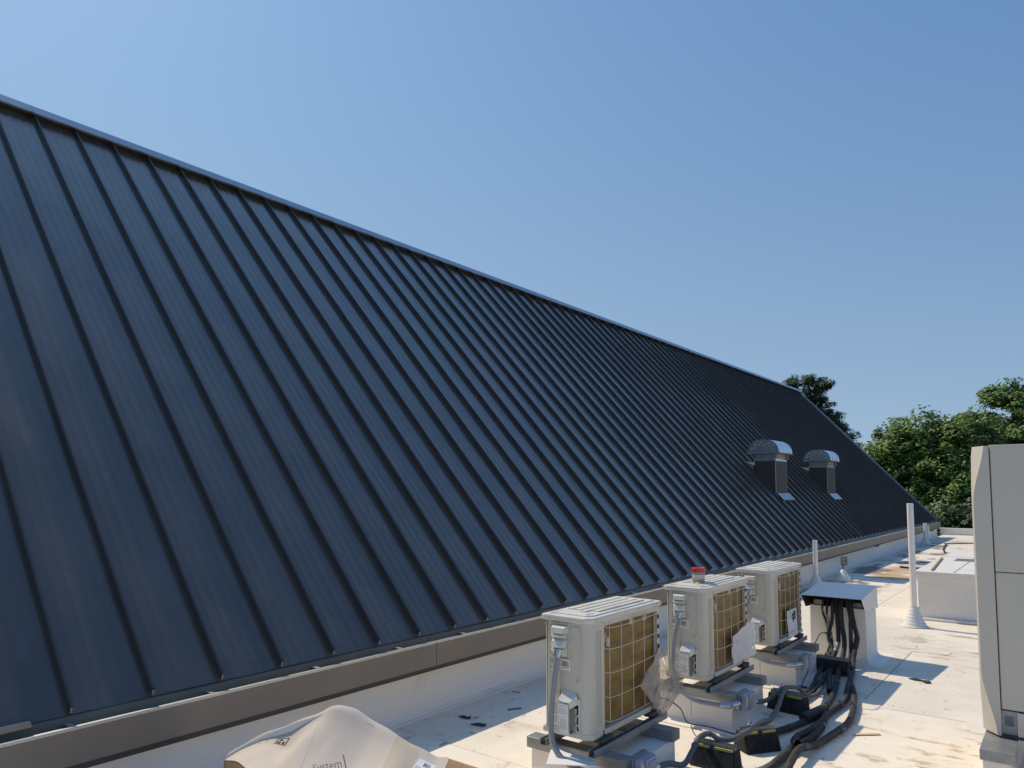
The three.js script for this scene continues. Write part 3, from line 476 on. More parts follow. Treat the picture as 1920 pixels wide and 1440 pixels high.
{
  const x = -2.335, y = 1.031, z = -5.36;
  const t = thing('plastic_jar', 'small clear jar with a bright red lid on top of the middle condenser', 'jar', [x, y, z]);
  part(t, 'jar_body', new THREE.LatheGeometry([[0.001, 0], [0.047, 0], [0.052, 0.006], [0.052, 0.066], [0.047, 0.074], [0.047, 0.08]].map(([a, b]) => new THREE.Vector2(a, b)), 28).translate(x, y, z), M.clear);
  part(t, 'contents', new THREE.LatheGeometry([[0.001, 0.002], [0.046, 0.003], [0.046, 0.035], [0.03, 0.045], [0.001, 0.048]].map(([a, b]) => new THREE.Vector2(a, b)), 24).translate(x, y, z), std({ map: tint([0.75, 0.66, 0.52], 0.3, 30, 30, 66), roughness: 0.9 }));
  part(t, 'jar_label', new THREE.CylinderGeometry(0.0525, 0.0525, 0.03, 28, 1, true, -0.6, 1.9).translate(x, y + 0.042, z), std({ color: lin(0.62, 0.55, 0.48), roughness: 0.6 }));
  part(t, 'lid', [new THREE.CylinderGeometry(0.055, 0.055, 0.026, 32).translate(x, y + 0.091, z), new THREE.TorusGeometry(0.0525, 0.004, 8, 32).rotateX(Math.PI / 2).translate(x, y + 0.103, z)], M.red);
}

// ---------------------------------------------------------------- pipe hood and the pipes that leave it
{
  const x0 = -2.235, x1 = -1.70, zn = -7.98, zf = -8.45;
  const t = thing('pipe_hood', 'white membrane-wrapped pipe curb with a sloped metal hood and black pipes coming out', 'pipe hood', [-1.97, 0, -8.2]);
  const k = 0.0, ring = (y, f) => [[x0 - f, y, zn + f], [x1 + f, y, zn + f], [x1 + f, y, zf - f], [x0 - f, y, zf - f]];
  const rings = [ring(0.54, 0), ring(0.05, 0.004), ring(0.025, 0.012), ring(0.012, 0.03), ring(0.007, 0.07), ring(0.0045, 0.15)], q = [];
  for (let i = 0; i + 1 < rings.length; i++) for (let j = 0; j < 4; j++) q.push([rings[i][j], rings[i + 1][j], rings[i + 1][(j + 1) % 4], rings[i][(j + 1) % 4]]);
  part(t, 'curb_body', tris(q), M.membraneWall);
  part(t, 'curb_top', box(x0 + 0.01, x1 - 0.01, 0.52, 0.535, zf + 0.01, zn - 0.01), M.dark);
  const A = [x0 - 0.02, 0.664, -7.74], B = [x1 + 0.02, 0.664, -7.74], C = [x1 + 0.02, 0.724, -8.47], D = [x0 - 0.02, 0.724, -8.47], up = (p) => [p[0], p[1] + 0.006, p[2]];
  part(t, 'hood_top', tris([[A, B, C, D], [up(A), up(B), up(C), up(D)], [A, B, up(B), up(A)], [B, C, up(C), up(B)], [D, A, up(A), up(D)]]), M.silverTop);
  const side = (x) => [[[x, 0.662, -7.745], [x, 0.722, -8.468], [x, 0.50, -8.468], [x, 0.53, -7.88]]];
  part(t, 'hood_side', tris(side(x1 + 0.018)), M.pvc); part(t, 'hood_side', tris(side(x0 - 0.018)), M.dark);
  part(t, 'hood_back', tris([[[x0 - 0.018, 0.722, -8.466], [x1 + 0.018, 0.722, -8.466], [x1 + 0.018, 0.5, -8.466], [x0 - 0.018, 0.5, -8.466]]]), M.galv);
  part(t, 'pipe_sleeve', [box(x0 + 0.03, x0 + 0.12, 0.545, 0.60, -8.03, -7.99, 0.01), box(x1 - 0.12, x1 - 0.03, 0.545, 0.60, -8.03, -7.99, 0.01)], M.galv);
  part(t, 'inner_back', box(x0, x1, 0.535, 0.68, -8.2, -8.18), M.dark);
  part(t, 'screw', [[-7.9, 0.545], [-8.2, 0.52], [-8.44, 0.515]].map(([z, y]) => new THREE.SphereGeometry(0.007, 8, 6).translate(x1 + 0.02, y, z)), M.zinc);
}
const pipeStart = (x, y) => [[x, 0.60, -8.12], [x, 0.625, -8.02]];
const H = {
  a: [[-2.09, 0.56, -7.92], [-2.089, 0.517, -7.88], [-2.053, 0.41, -7.86], [-2.025, 0.302, -7.85], [-2.008, 0.203, -7.83], [-2.015, 0.13, -7.77], [-2.02, 0.07, -7.62], [-1.95, 0.05, -7.25], [-1.90, 0.06, -6.95], [-1.863, 0.04, -6.677], [-1.85, 0.035, -6.36], [-1.90, 0.04, -6.15], [-1.98, 0.05, -6.06]],
  b: [[-2.05, 0.56, -7.92], [-2.043, 0.472, -7.88], [-2.023, 0.347, -7.86], [-1.995, 0.241, -7.84], [-1.982, 0.166, -7.80], [-1.985, 0.09, -7.68], [-1.932, 0.045, -7.482], [-1.864, 0.05, -7.058], [-1.816, 0.04, -6.623], [-1.811, 0.035, -6.326], [-1.835, 0.04, -6.122], [-1.92, 0.04, -5.99]],
  c: [[-1.991, 0.584, -7.90], [-1.986, 0.481, -7.86], [-1.993, 0.386, -7.84], [-2.016, 0.302, -7.82], [-2.014, 0.246, -7.80], [-1.97, 0.16, -7.76], [-1.94, 0.08, -7.66], [-1.90, 0.05, -7.40], [-1.86, 0.045, -7.0], [-1.82, 0.04, -6.75]],
  d: [[-1.96, 0.584, -7.92], [-1.944, 0.453, -7.87], [-1.928, 0.332, -7.83], [-1.918, 0.212, -7.78], [-1.93, 0.138, -7.72], [-1.945, 0.06, -7.60], [-1.895, 0.045, -7.4], [-1.80, 0.045, -6.95], [-1.70, 0.04, -6.55]],
  e: [[-1.908, 0.60, -7.90], [-1.904, 0.492, -7.86], [-1.886, 0.371, -7.82], [-1.863, 0.252, -7.79], [-1.854, 0.18, -7.74], [-1.852, 0.10, -7.66], [-1.83, 0.06, -7.46], [-1.774, 0.05, -7.15], [-1.672, 0.035, -6.607], [-1.613, 0.03, -6.132], [-1.599, 0.03, -5.856], [-1.64, 0.03, -5.624], [-1.691, 0.03, -5.395], [-1.76, 0.04, -5.15], [-1.80, 0.05, -5.02]],
  f: [[-1.823, 0.60, -7.90], [-1.802, 0.52, -7.86], [-1.769, 0.386, -7.81], [-1.738, 0.287, -7.77], [-1.744, 0.20, -7.71], [-1.745, 0.10, -7.62], [-1.70, 0.05, -7.38], [-1.609, 0.05, -6.832], [-1.54, 0.03, -6.381], [-1.543, 0.03, -6.15], [-1.552, 0.03, -5.893], [-1.507, 0.03, -5.538], [-1.498, 0.03, -5.28], [-1.536, 0.03, -5.006], [-1.543, 0.03, -4.75], [-1.55, 0.03, -4.5], [-1.57, 0.03, -4.1], [-1.6, 0.03, -3.6]],
  g: [[-1.849, 0.60, -7.90], [-1.809, 0.474, -7.83], [-1.801, 0.356, -7.79], [-1.79, 0.248, -7.74], [-1.784, 0.15, -7.70], [-1.78, 0.07, -7.56], [-1.69, 0.06, -7.194], [-1.535, 0.045, -6.664], [-1.462, 0.04, -6.354], [-1.395, 0.03, -5.967], [-1.377, 0.03, -5.717], [-1.402, 0.03, -5.452], [-1.432, 0.035, -5.146], [-1.46, 0.075, -4.88], [-1.44, 0.06, -4.612], [-1.42, 0.035, -4.40], [-1.38, 0.03, -3.6]],
  h: [[-1.55, 0.05, -5.86], [-1.525, 0.055, -5.70], [-1.53, 0.045, -5.458], [-1.575, 0.035, -5.25], [-1.55, 0.05, -5.08], [-1.50, 0.075, -4.98]],
};
const pipes = [
  ['a', 0.011, 0.018, 'thin black pipe at the left edge of the hood, running down to the rubber blocks'], ['b', 0.012, 0.018, 'thin black pipe second from the left edge of the hood'],
  ['c', 0.017, 0.019, 'black pipe third from the left of the hood, tied to the thin pipes'], ['d', 0.021, 0.021, 'black insulated pipe in the middle of the hood with a bare grey joint'],
  ['e', 0.023, 0.023, 'long black insulated pipe that turns left to the nearer rubber block'], ['f', 0.022, 0.026, 'thick worn black pipe that runs along the deck out of the bottom of the picture'],
  ['g', 0.019, 0.023, 'outermost worn black pipe of the bundle, bowing to the right over the deck'], ['h', 0.022, 0.024, 'short black pipe loop lying across the bundle on the deck'],
];
for (const [k, r0, r1, label] of pipes) {
  const pts = k === 'h' ? H[k] : [...pipeStart(H[k][0][0]), ...H[k]], n = H[k].findIndex((p) => p[1] < 0.14);
  const t = thing('insulated_pipe', label, 'pipe', [H[k][Math.max(0, n)][0], 0, H[k][Math.max(0, n)][2]], 'black pipes from the pipe hood');
  const c = new THREE.CatmullRomCurve3(pts.map(V), false, 'centripetal'), S = pts.length * 9, g = new THREE.TubeGeometry(c, S, 1, 12, false), p = g.attributes.position, R = 13;
  for (let i = 0; i <= S; i++) { const o = c.getPointAt(i / S), rr = r0 + (r1 - r0) * sm(0.25, 0.4, i / S); for (let j = 0; j < R; j++) { const q = i * R + j, wob = 1 + 0.05 * Math.sin(i * 1.7 + j * 2); p.setXYZ(q, o.x + (p.getX(q) - o.x) * rr * wob, o.y + (p.getY(q) - o.y) * rr * wob, o.z + (p.getZ(q) - o.z) * rr * wob); } }
  g.computeVertexNormals();
  part(t, 'pipe_insulation', g, 'fg'.includes(k) ? M.hoseWorn : M.hose);
  if ('abd'.includes(k)) part(t, 'bare_joint', bar(H[k][k === 'd' ? 3 : 1], H[k][k === 'd' ? 4 : 3].map((v, i) => i === 2 ? v + 0.004 : v), r0 + 0.003, 12), k === 'd' ? M.conduit : M.copper);
  for (let f = 0.45; f < 0.97; f += 'fg'.includes(k) ? 0.13 : 0.21) { const a = c.getPointAt(f), b = c.getPointAt(Math.min(1, f + 0.016)); part(t, 'tape_band', bar([a.x, a.y, a.z], [b.x, b.y, b.z], r1 + 0.0025, 12), M.tape); }
  if (k === 'f') part(t, 'tape_wrap', bar(H.f[3], H.f[4], r0 + 0.005, 12), M.hose);
  if (k === 'e') part(t, 'insulation_sleeve', bar([-1.585, 0.055, -5.96], [-1.645, 0.055, -5.62], 0.036, 14), M.hose);
}
single('cable_tie', new THREE.TorusGeometry(0.032, 0.006, 6, 20).rotateX(Math.PI / 2).translate(-2.02, 0.292, -7.82), M.dark, 'black tie round the thin pipes below the hood', 'cable tie');
single('thin_cable', [tube([[-2.03, 0.30, -7.79], [-2.05, 0.312, -7.65], [-2.05, 0.268, -7.5], [-2.046, 0.2, -7.3], [-2.0, 0.16, -7.05], [-1.96, 0.10, -6.86], [-1.955, 0.05, -6.70], [-1.955, 0.02, -6.66]], 0.0045, 6), box(-2.0, -1.91, 0.008, 0.02, -6.67, -6.63, 0.004)], M.darkTrim, 'thin dark cable drooping from the pipe bundle to a small plug', 'cable');
single('thin_cable', tube([[-2.165, 0.402, -4.31], [-2.16, 0.377, -4.40], [-2.20, 0.24, -4.70], [-2.29, 0.06, -5.0], [-2.30, 0.012, -5.11], [-2.20, 0.010, -5.135], [-2.03, 0.01, -5.11], [-1.9, 0.012, -5.08]], 0.0042, 6), M.dark, 'thin black cable from the nearest condenser, lying in front of the middle curb', 'cable');

// conduits lying between the boxes and the rubber blocks
const cd = [
  [[[-1.94, 0.163, -3.83], [-1.925, 0.15, -3.95], [-1.91, 0.10, -4.12], [-1.925, 0.13, -4.28], [-1.935, 0.175, -4.42], [-1.90, 0.185, -4.49], [-1.845, 0.16, -4.50], [-1.785, 0.155, -4.55], [-1.75, 0.165, -4.66], [-1.735, 0.17, -4.78]], 'grey conduit from the nearest disconnect box over the two nearest rubber blocks'],
  [[[-1.94, 0.163, -5.44], [-1.935, 0.135, -5.58], [-1.925, 0.125, -5.70], [-1.90, 0.155, -5.80], [-1.875, 0.172, -5.90], [-1.80, 0.165, -6.02], [-1.74, 0.11, -6.05], [-1.73, 0.07, -6.25], [-1.77, 0.05, -6.6]], 'grey conduit from the middle disconnect box bending over the third rubber block'],
  [[[-1.86, 0.18, -5.93], [-1.85, 0.16, -5.80], [-1.82, 0.12, -5.60], [-1.79, 0.09, -5.35], [-1.755, 0.14, -5.10], [-1.735, 0.18, -4.92], [-1.74, 0.175, -4.78]], 'dark grey conduit running from the third rubber block to the second'],
];
cd.forEach(([p, label], i) => single('grey_conduit', tube(p, 0.0175, 10), i === 2 ? M.conduitDark : M.conduitDark, label, 'conduit', 'grey conduits across the deck'));

// ---------------------------------------------------------------- rubber support blocks
function rubberBlock(label, x, z, turn, l = 0.29, striped = true) {
  const t = thing('rubber_block', label, 'pipe support', [x, 0, z], 'black rubber pipe support blocks'); t.rotation.y = turn;
  const h = 0.125, prof = [[-0.085, 0.004], [0.085, 0.004], [0.078, 0.02], [0.045, h], [-0.045, h], [-0.078, 0.02]];
  const s = new THREE.Shape(prof.map(([a, b]) => new THREE.Vector2(a, b)));
  mesh('block_body', new THREE.ExtrudeGeometry(s, { depth: l - 0.02, bevelEnabled: true, bevelThickness: 0.008, bevelSize: 0.006, bevelOffset: -0.006, bevelSegments: 2 }).translate(0, 0, -l / 2 + 0.01).rotateY(Math.PI / 2), M.rubber, t);
  const c = mesh('strut_channel', [box(-l / 2 + 0.012, l / 2 - 0.012, h + 0.001, h + 0.004, -0.021, 0.021), box(-l / 2 + 0.012, l / 2 - 0.012, h + 0.004, h + 0.026, -0.021, -0.0185), box(-l / 2 + 0.012, l / 2 - 0.012, h + 0.004, h + 0.026, 0.0185, 0.021)], M.galv, t);
  if (striped) for (const a of [-1, 1]) mesh('yellow_stripe', box(a > 0 ? 0.012 : -l / 2 + 0.016, a > 0 ? l / 2 - 0.016 : -0.02, h - 0.014, h + 0.0075, 0.036, 0.0475, 0.003), M.yellow, t);
  mesh('pipe_clamp', [new THREE.TorusGeometry(0.022, 0.003, 6, 16, Math.PI).translate(-0.05, h + 0.028, 0), cyl(0.005, 0.005, 0.03, -0.05, h + 0.045, 0, 8)], M.zinc, t);
  return t;
}
rubberBlock('nearest black rubber block with yellow stripes, at the bottom edge of the picture', -1.855, -4.47, 0.02);
rubberBlock('second black rubber block with a yellow stripe, between the nearest and the middle curb', -1.752, -4.93, 0.95, 0.27);
rubberBlock('third black rubber block with a yellow stripe, beside the middle curb', -1.85, -5.93, -0.13);
rubberBlock('farthest black rubber block, under the pipes in front of the hood', -1.88, -7.40, -0.1, 0.32, false);

// ---------------------------------------------------------------- vent pipes with conical boots
function ventPipe(label, x, z, top, r, boot, bh, extra) {
  const t = thing('vent_pipe', label, 'vent pipe', [x, 0, z], 'white vent pipes on the deck');
  const P = [[boot + 0.012, 0.004], [boot + 0.012, 0.012], [boot, 0.02]]; for (let k = 1; k <= 5; k++) { const f = k / 5, a = boot + (r + 0.012 - boot) * f ** 0.8; P.push([a + 0.012, 0.02 + (bh - 0.03) * (f - 0.17)], [a + 0.010, 0.02 + (bh - 0.03) * (f - 0.04)], [a, 0.02 + (bh - 0.03) * f]); } P.push([r + 0.008, bh + 0.01], [r + 0.001, bh + 0.012]);
  part(t, 'boot', new THREE.LatheGeometry(P.map(([a, b]) => new THREE.Vector2(a, b)), 32).translate(x, 0, z), M.boot);
  part(t, 'clamp', [new THREE.CylinderGeometry(r + 0.007, r + 0.007, 0.018, 24).translate(x, bh + 0.006, z), box(x + r, x + r + 0.03, bh - 0.004, bh + 0.016, z - 0.008, z + 0.008, 0.003)], M.zinc);
  const pr = [[r, bh], [r, top - 0.003], [r - 0.004, top], [r - 0.009, top - 0.003], [r - 0.009, bh]];
  part(t, 'pipe', new THREE.LatheGeometry(pr.map(([a, b]) => new THREE.Vector2(a, b)), 28).translate(x, 0, z), M.pvc);
  extra?.(t); return t;
}
ventPipe('tall white vent pipe with a ribbed conical boot, left of the white roof hatch box', -1.665, -10.52, 1.575, 0.039, 0.145, 0.235);
ventPipe('white vent pipe near the metal roof wall, just behind the farthest condenser', -3.76, -13.84, 0.835, 0.04, 0.15, 0.19);
ventPipe('small white vent pipe at the far end of the metal roof wall', -3.80, -26.6, 0.69, 0.055, 0.17, 0.22, (t) => part(t, 'side_tube', [bar([-3.72, 0.22, -26.6], [-3.72, 0.62, -26.6], 0.03, 12)], M.pvc));
{
  const x = -3.555, z = -14.95;
  const t = thing('roof_sensor', 'short thin post with a small wire cage on a white conical boot', 'roof fitting', [x, 0, z]);
  part(t, 'boot', new THREE.LatheGeometry([[0.16, 0.004], [0.16, 0.012], [0.148, 0.02], [0.14, 0.05], [0.10, 0.11], [0.06, 0.17], [0.035, 0.215], [0.02, 0.22]].map(([a, b]) => new THREE.Vector2(a, b)), 32).translate(x, 0, z), M.boot);
  part(t, 'post', bar([x, 0.21, z], [x, 0.34, z], 0.014, 10), M.conduitDark);
  const w = []; for (let k = 0; k < 8; k++) { const a = k / 8 * Math.PI * 2; w.push(bar([x + 0.02 + 0.055 * Math.cos(a), 0.31, z + 0.055 * Math.sin(a)], [x + 0.02 + 0.055 * Math.cos(a), 0.46, z + 0.055 * Math.sin(a)], 0.006, 6)); } for (const y of [0.31, 0.385, 0.46]) w.push(new THREE.TorusGeometry(0.055, 0.006, 6, 20).rotateX(Math.PI / 2).translate(x + 0.02, y, z));
  part(t, 'cage', w, M.conduitDark);
}

// ---------------------------------------------------------------- white box with a flat lid
{
  const x0 = -1.735, x1 = 0.35, zn = -11.15, zf = -15.35;
  const t = thing('roof_hatch_box', 'large low white box with a flat lid, partly hidden behind the tall unit', 'roof hatch', [-0.7, 0, -13.2]);
  part(t, 'box_wall', box(x0 + 0.02, x1 - 0.02, 0.006, 0.548, zf + 0.02, zn - 0.02, 0.006), M.hatch);
  part(t, 'base_flange', [box(x0 - 0.05, x1 + 0.05, 0.0045, 0.035, zf - 0.05, zn + 0.05, 0.004)], M.pvc);
  part(t, 'trim_strip', box(x0 - 0.004, x1 + 0.004, 0.548, 0.566, zf - 0.004, zn + 0.004, 0.004), M.pvc);
  const lid = part(t, 'lid', box(x0 - 0.012, x1 + 0.012, 0.5665, 0.65, zf - 0.012, zn + 0.012, 0.008), M.hatch);
  part(t, 'lid_seam', [box(-1.29, -1.282, 0.6505, 0.6525, zf, zn), box(x0, x1, 0.6505, 0.652, -13.9, -13.892)], M.gap);
  part(t, 'lid_patch', box(-1.50, -1.16, 0.6505, 0.654, -13.55, -13.08), M.gutter);
  single('angle_strip', [box(-0.012, 0.012, 0, 0.018, -1.08, 1.08, 0.003).rotateY(0.068).translate(-1.625, 0.655, -12.35)], M.tan, 'thin brown strip lying on the lid of the white roof hatch box', 'strip');
}
single('black_cable', tube([[-3.34, 0.02, -27.1], [-3.2, 0.02, -27.4], [-2.64, 0.02, -27.9], [-1.2, 0.02, -28.9], [0.5, 0.02, -29.8]], 0.016, 6), M.dark, 'dark cable lying across the deck near the far parapet', 'cable');
single('hose_piece', tube([[-3.28, 0.03, -27.0], [-3.23, 0.03, -26.5], [-3.16, 0.03, -25.6], [-3.09, 0.03, -24.8], [-2.99, 0.03, -24.0], [-2.85, 0.03, -23.15]], 0.02, 6), M.darkTrim, 'bent piece of dark hose lying on the deck behind the roof hatch box', 'hose');
single('coiled_hose', new THREE.TorusGeometry(0.42, 0.03, 8, 36).rotateX(Math.PI / 2).translate(-1.75, 0.035, -28.9), std({ color: lin(0.05, 0.12, 0.07), roughness: 0.6 }), 'dark green coiled hose lying on the far deck beside the tall unit', 'hose');
single('curled_scrap', [new THREE.TorusGeometry(0.16, 0.02, 6, 20, 3.4).rotateX(Math.PI / 2).scale(2.2, 1, 0.7).translate(-2.75, 0.03, -18.2)], M.dark, 'dark curled scrap lying left of the roof hatch box', 'scrap');

// ---------------------------------------------------------------- tall heat-pump cabinet at the right edge
{
  const zf = -5.15, zb = -5.92, xl = -0.484, xs = -0.384, xr = 0.76, y0 = 0.297, y1 = 2.01;
  const t = thing('heat_pump_cabinet', 'tall grey-beige heat pump cabinet cut off by the right edge of the picture', 'air conditioner', [0.14, y0, -5.53]);
  // corner column with a chamfer that widens towards both ends
  const N = 28, q = [], lev = [];
  for (let i = 0; i <= N; i++) { const u = i / N, y = y0 + 0.012 + (y1 - y0 - 0.012) * u; const k = sm(0.80, 1.02, u) * 0.95 + sm(0.22, -0.02, u) * 1.05, w = 0.010 + 0.068 * k, e = u > 0.985 ? 0.006 : 0; lev.push([[xl + e, y, zb], [xl + e, y, zf - w * 1.25], [xl + w, y, zf - e], [xs - 0.002, y, zf - e], [xs - 0.002, y, zf - 0.03]]); }
  for (let i = 0; i < N; i++) for (let j = 0; j < 4; j++) q.push([lev[i][j], lev[i][j + 1], lev[i + 1][j + 1], lev[i + 1][j]]);
  const T = lev[N]; q.push([T[0], T[1], T[2]], [T[0], T[2], T[3]], [T[0], T[3], T[4]]); const Bm = lev[0]; q.push([Bm[0], Bm[2], Bm[1]], [Bm[0], Bm[3], Bm[2]], [Bm[0], Bm[4], Bm[3]]);
  part(t, 'corner_column', tris(q), M.vrf);
  part(t, 'upper_panel', box(xs + 0.003, xr, 1.2605, y1 - 0.004, zf - 0.028, zf - 0.001, 0.008), M.vrf);
  part(t, 'lower_panel', box(xs + 0.003, xr, 0.462, 1.257, zf - 0.028, zf - 0.002, 0.008), M.vrf);
  part(t, 'panel_shadow_gap', box(xs - 0.006, xr, 0.45, y1 - 0.02, zf - 0.05, zf - 0.03), M.joint);
  part(t, 'cabinet_body', box(xl + 0.02, xr, 0.46, y1 - 0.012, zb + 0.01, zf - 0.06, 0.01), M.vrf);
  part(t, 'top_cover', box(xs, xr, y1 - 0.012, y1 + 0.004, zb, zf - 0.002, 0.004), M.vrf);
  // foot plates with square lifting holes
  const plate = (a, b, hx, m) => { const s = new THREE.Shape([new THREE.Vector2(a, 0.318), new THREE.Vector2(b, 0.318), new THREE.Vector2(b, 0.452), new THREE.Vector2(a, 0.452)]); const h = new THREE.Path(); const c = 0.009, w = 0.023, x = hx, y = 0.396; h.moveTo(x - w + c, y - 0.03); h.lineTo(x + w - c, y - 0.03); h.quadraticCurveTo(x + w, y - 0.03, x + w, y - 0.03 + c); h.lineTo(x + w, y + 0.03 - c); h.quadraticCurveTo(x + w, y + 0.03, x + w - c, y + 0.03); h.lineTo(x - w + c, y + 0.03); h.quadraticCurveTo(x - w, y + 0.03, x - w, y + 0.03 - c); h.lineTo(x - w, y - 0.03 + c); h.quadraticCurveTo(x - w, y - 0.03, x - w + c, y - 0.03); s.holes.push(h); return new THREE.ExtrudeGeometry(s, { depth: 0.003, bevelEnabled: false }).translate(0, 0, m); };
  part(t, 'foot_plate', plate(xs - 0.002, xs + 0.075, xs + 0.036, zf - 0.02), M.galv);
  part(t, 'foot_plate', plate(xs + 0.077, xr, xs + 0.15, zf - 0.006), M.vrf);
  part(t, 'foot_backing', box(xs + 0.08, xr, 0.32, 0.45, zf - 0.12, zf - 0.118), M.dark);
  part(t, 'foot_rail', box(xs - 0.02, xr, y0 + 0.0, 0.318, zf - 0.10, zf - 0.004, 0.004), M.darkTrim);
  const rail = (x, label) => { const s = thing('steel_rail', label, 'steel rail', [x, 0.235, -5.5], 'steel rails under the tall cabinet'); part(s, 'rail_channel', [box(x - 0.083, x + 0.083, 0.238, 0.2965, -6.15, -4.86, 0.004)], M.galv); const c = thing('rail_pad', label.includes('left') ? 'white membrane pad under the left steel rail' : 'white membrane pad under the right steel rail', 'curb', [x, 0, -5.5], 'white pads under the steel rails'); part(c, 'pad_body', [box(x - 0.075, x + 0.065, 0.004, 0.2375, -6.1, -4.885, 0.012)], M.membraneWall); part(c, 'pad_foot', box(x - 0.10, x + 0.09, 0.0035, 0.02, -6.14, -4.84, 0.006), M.membraneWall); };
  rail(-0.39, 'galvanized steel rail under the left front corner of the tall cabinet'); rail(0.62, 'galvanized steel rail under the right side of the tall cabinet');
}

// ---------------------------------------------------------------- cardboard carton at the lower left
{
  const tex = canvasTex(1024, 512, (x, w, h) => {
    x.fillStyle = '#cbbeae'; x.fillRect(0, 0, w, h);
    const r = rng(77); for (let i = 0; i < 2600; i++) { x.fillStyle = `rgba(${r() < 0.5 ? '120,100,80' : '250,248,244'},${0.09 * r()})`; x.fillRect(r() * w, r() * h, 2 + r() * 30, 1 + r() * 2); }
    for (let i = 0; i < 60; i++) { x.fillStyle = `rgba(90,70,55,${0.1 + 0.25 * r()})`; x.beginPath(); x.arc(r() * w, r() * h, 0.6 + r() * 1.8, 0, 7); x.fill(); }
    x.strokeStyle = 'rgba(150,140,132,0.5)'; x.lineWidth = 3; x.beginPath(); x.moveTo(430, 90); x.quadraticCurveTo(455, 260, 520, 512); x.stroke();
    // packing tape band and shipping label on the right
    x.fillStyle = 'rgba(190,172,148,0.75)'; x.fillRect(770, 0, 95, h);
    x.save(); x.translate(915, 128); x.rotate(0.12); x.scale(0.66, 0.5); x.fillStyle = '#dfe2e4'; x.fillRect(-75, -150, 140, 360); bars(x, -30, -130, 60, 40, 3); lines(x, -66, -70, 55, 250, 16, '#6f7377', 5); lines(x, 8, -70, 50, 250, 16, '#6f7377', 9); x.fillStyle = '#85898c'; x.fillRect(-2, -80, 3, 270); x.restore();
    // handling marks
    x.save(); x.translate(-70, 5);
    x.strokeStyle = '#3a3632'; x.fillStyle = '#3a3632'; x.lineWidth = 5;
    x.strokeRect(322, 92, 44, 52); x.fillRect(328, 118, 14, 22); x.fillRect(348, 118, 12, 22); x.beginPath(); x.arc(338, 106, 8, 0, 7); x.fill();
    x.lineWidth = 3; x.setLineDash([5, 4]); x.strokeRect(252, 112, 36, 36); x.beginPath(); x.arc(270, 104, 9, 0, 7); x.stroke(); x.setLineDash([]);
    x.beginPath(); x.moveTo(190, 150); x.lineTo(206, 132); x.lineTo(220, 150); x.stroke(); x.lineWidth = 2; x.beginPath(); x.moveTo(105, 165); x.lineTo(150, 190); x.stroke(); x.restore();
    // print
    x.save(); x.translate(618, 196); x.rotate(-0.75); x.fillStyle = '#57504a'; x.font = '40px sans-serif'; x.textAlign = 'right'; x.fillText('System', 0, 0); x.fillRect(10, -42, 5, 90); x.restore();
  });
  const m = std({ map: tex, roughness: 0.8 });
  const t = thing('cardboard_carton', 'large crumpled white cardboard carton with printed marks at the lower left', 'carton', [-2.9, 0, -2.4]);
  // bulging top sheet: back edge from the left corner up over the crest and down to the right, front edge near the camera
  const back = new THREE.CatmullRomCurve3([[-3.731, 0.282, -2.20], [-3.546, 0.398, -2.25], [-3.314, 0.513, -2.32], [-3.125, 0.591, -2.38], [-2.985, 0.642, -2.42], [-2.832, 0.614, -2.45], [-2.639, 0.554, -2.47], [-2.451, 0.501, -2.50], [-2.36, 0.485, -2.54]].map(V), false, 'centripetal');
  const front = new THREE.CatmullRomCurve3([[-3.72, 0.275, -2.19], [-3.42, 0.345, -2.11], [-3.0, 0.35, -1.98], [-2.6, 0.29, -1.90], [-2.3, 0.32, -1.92], [-2.1, 0.36, -2.05]].map(V), false, 'centripetal');
  const NU = 48, NV = 30, pos = [], uv = [], idx = [];
  for (let j = 0; j <= NV; j++) for (let i = 0; i <= NU; i++) {
    const u = i / NU, v = j / NV, a = back.getPoint(u), b = front.getPoint(u), e = Math.sin(Math.PI * Math.min(1, u * 1.02));
    const fall = v < 0.05 ? 0 : ((v - 0.05) / 0.95) ** (0.5 + 0.35 * u), p = a.clone().lerp(b, v);
    const kink = (c, w) => Math.max(0, 1 - Math.abs(u - c) / w); p.y = a.y + (b.y - a.y) * (fall * e + v * (1 - e)) + 0.005 * Math.sin(u * 17 + v * 5) * e + 0.004 * Math.sin(u * 46 - v * 9) * Math.exp(-v * 10) + 0.012 * Math.exp(-(((u - 0.43 - 0.1 * v) / 0.02) ** 2)) * v * (1 - v) + (0.030 * kink(0.43 - 0.1 * v, 0.09) - 0.045 * kink(0.27 + 0.12 * v, 0.10) - 0.03 * kink(0.66 - 0.05 * v, 0.12) + 0.018 * kink(0.8, 0.05)) * Math.min(1, v * 3);
    pos.push(p.x, p.y, p.z); uv.push(u, 1 - v);
  }
  for (let j = 0; j < NV; j++) for (let i = 0; i < NU; i++) { const a = j * (NU + 1) + i; idx.push(a, a + NU + 1, a + 1, a + 1, a + NU + 1, a + NU + 2); }
  const g = new THREE.BufferGeometry(); g.setAttribute('position', new THREE.Float32BufferAttribute(pos, 3)); g.setAttribute('uv', new THREE.Float32BufferAttribute(uv, 2)); g.setIndex(idx); g.computeVertexNormals();
  part(t, 'top_sheet', g, m, true);
  const wall = (curve, inset) => { const q = []; for (let i = 0; i < 24; i++) { const a = curve.getPoint(i / 24), b = curve.getPoint((i + 1) / 24); q.push([[a.x, a.y - 0.003, a.z], [b.x, b.y - 0.003, b.z], [b.x, 0.006, b.z], [a.x, 0.006, a.z]]); } return tris(q); };
  part(t, 'front_side', wall(front), M.tan);
  part(t, 'back_side', wall(new THREE.CatmullRomCurve3(back.points.map((p) => new THREE.Vector3(p.x, p.y - 0.01, p.z + 0.03)), false, 'centripetal')), M.cardWhite);
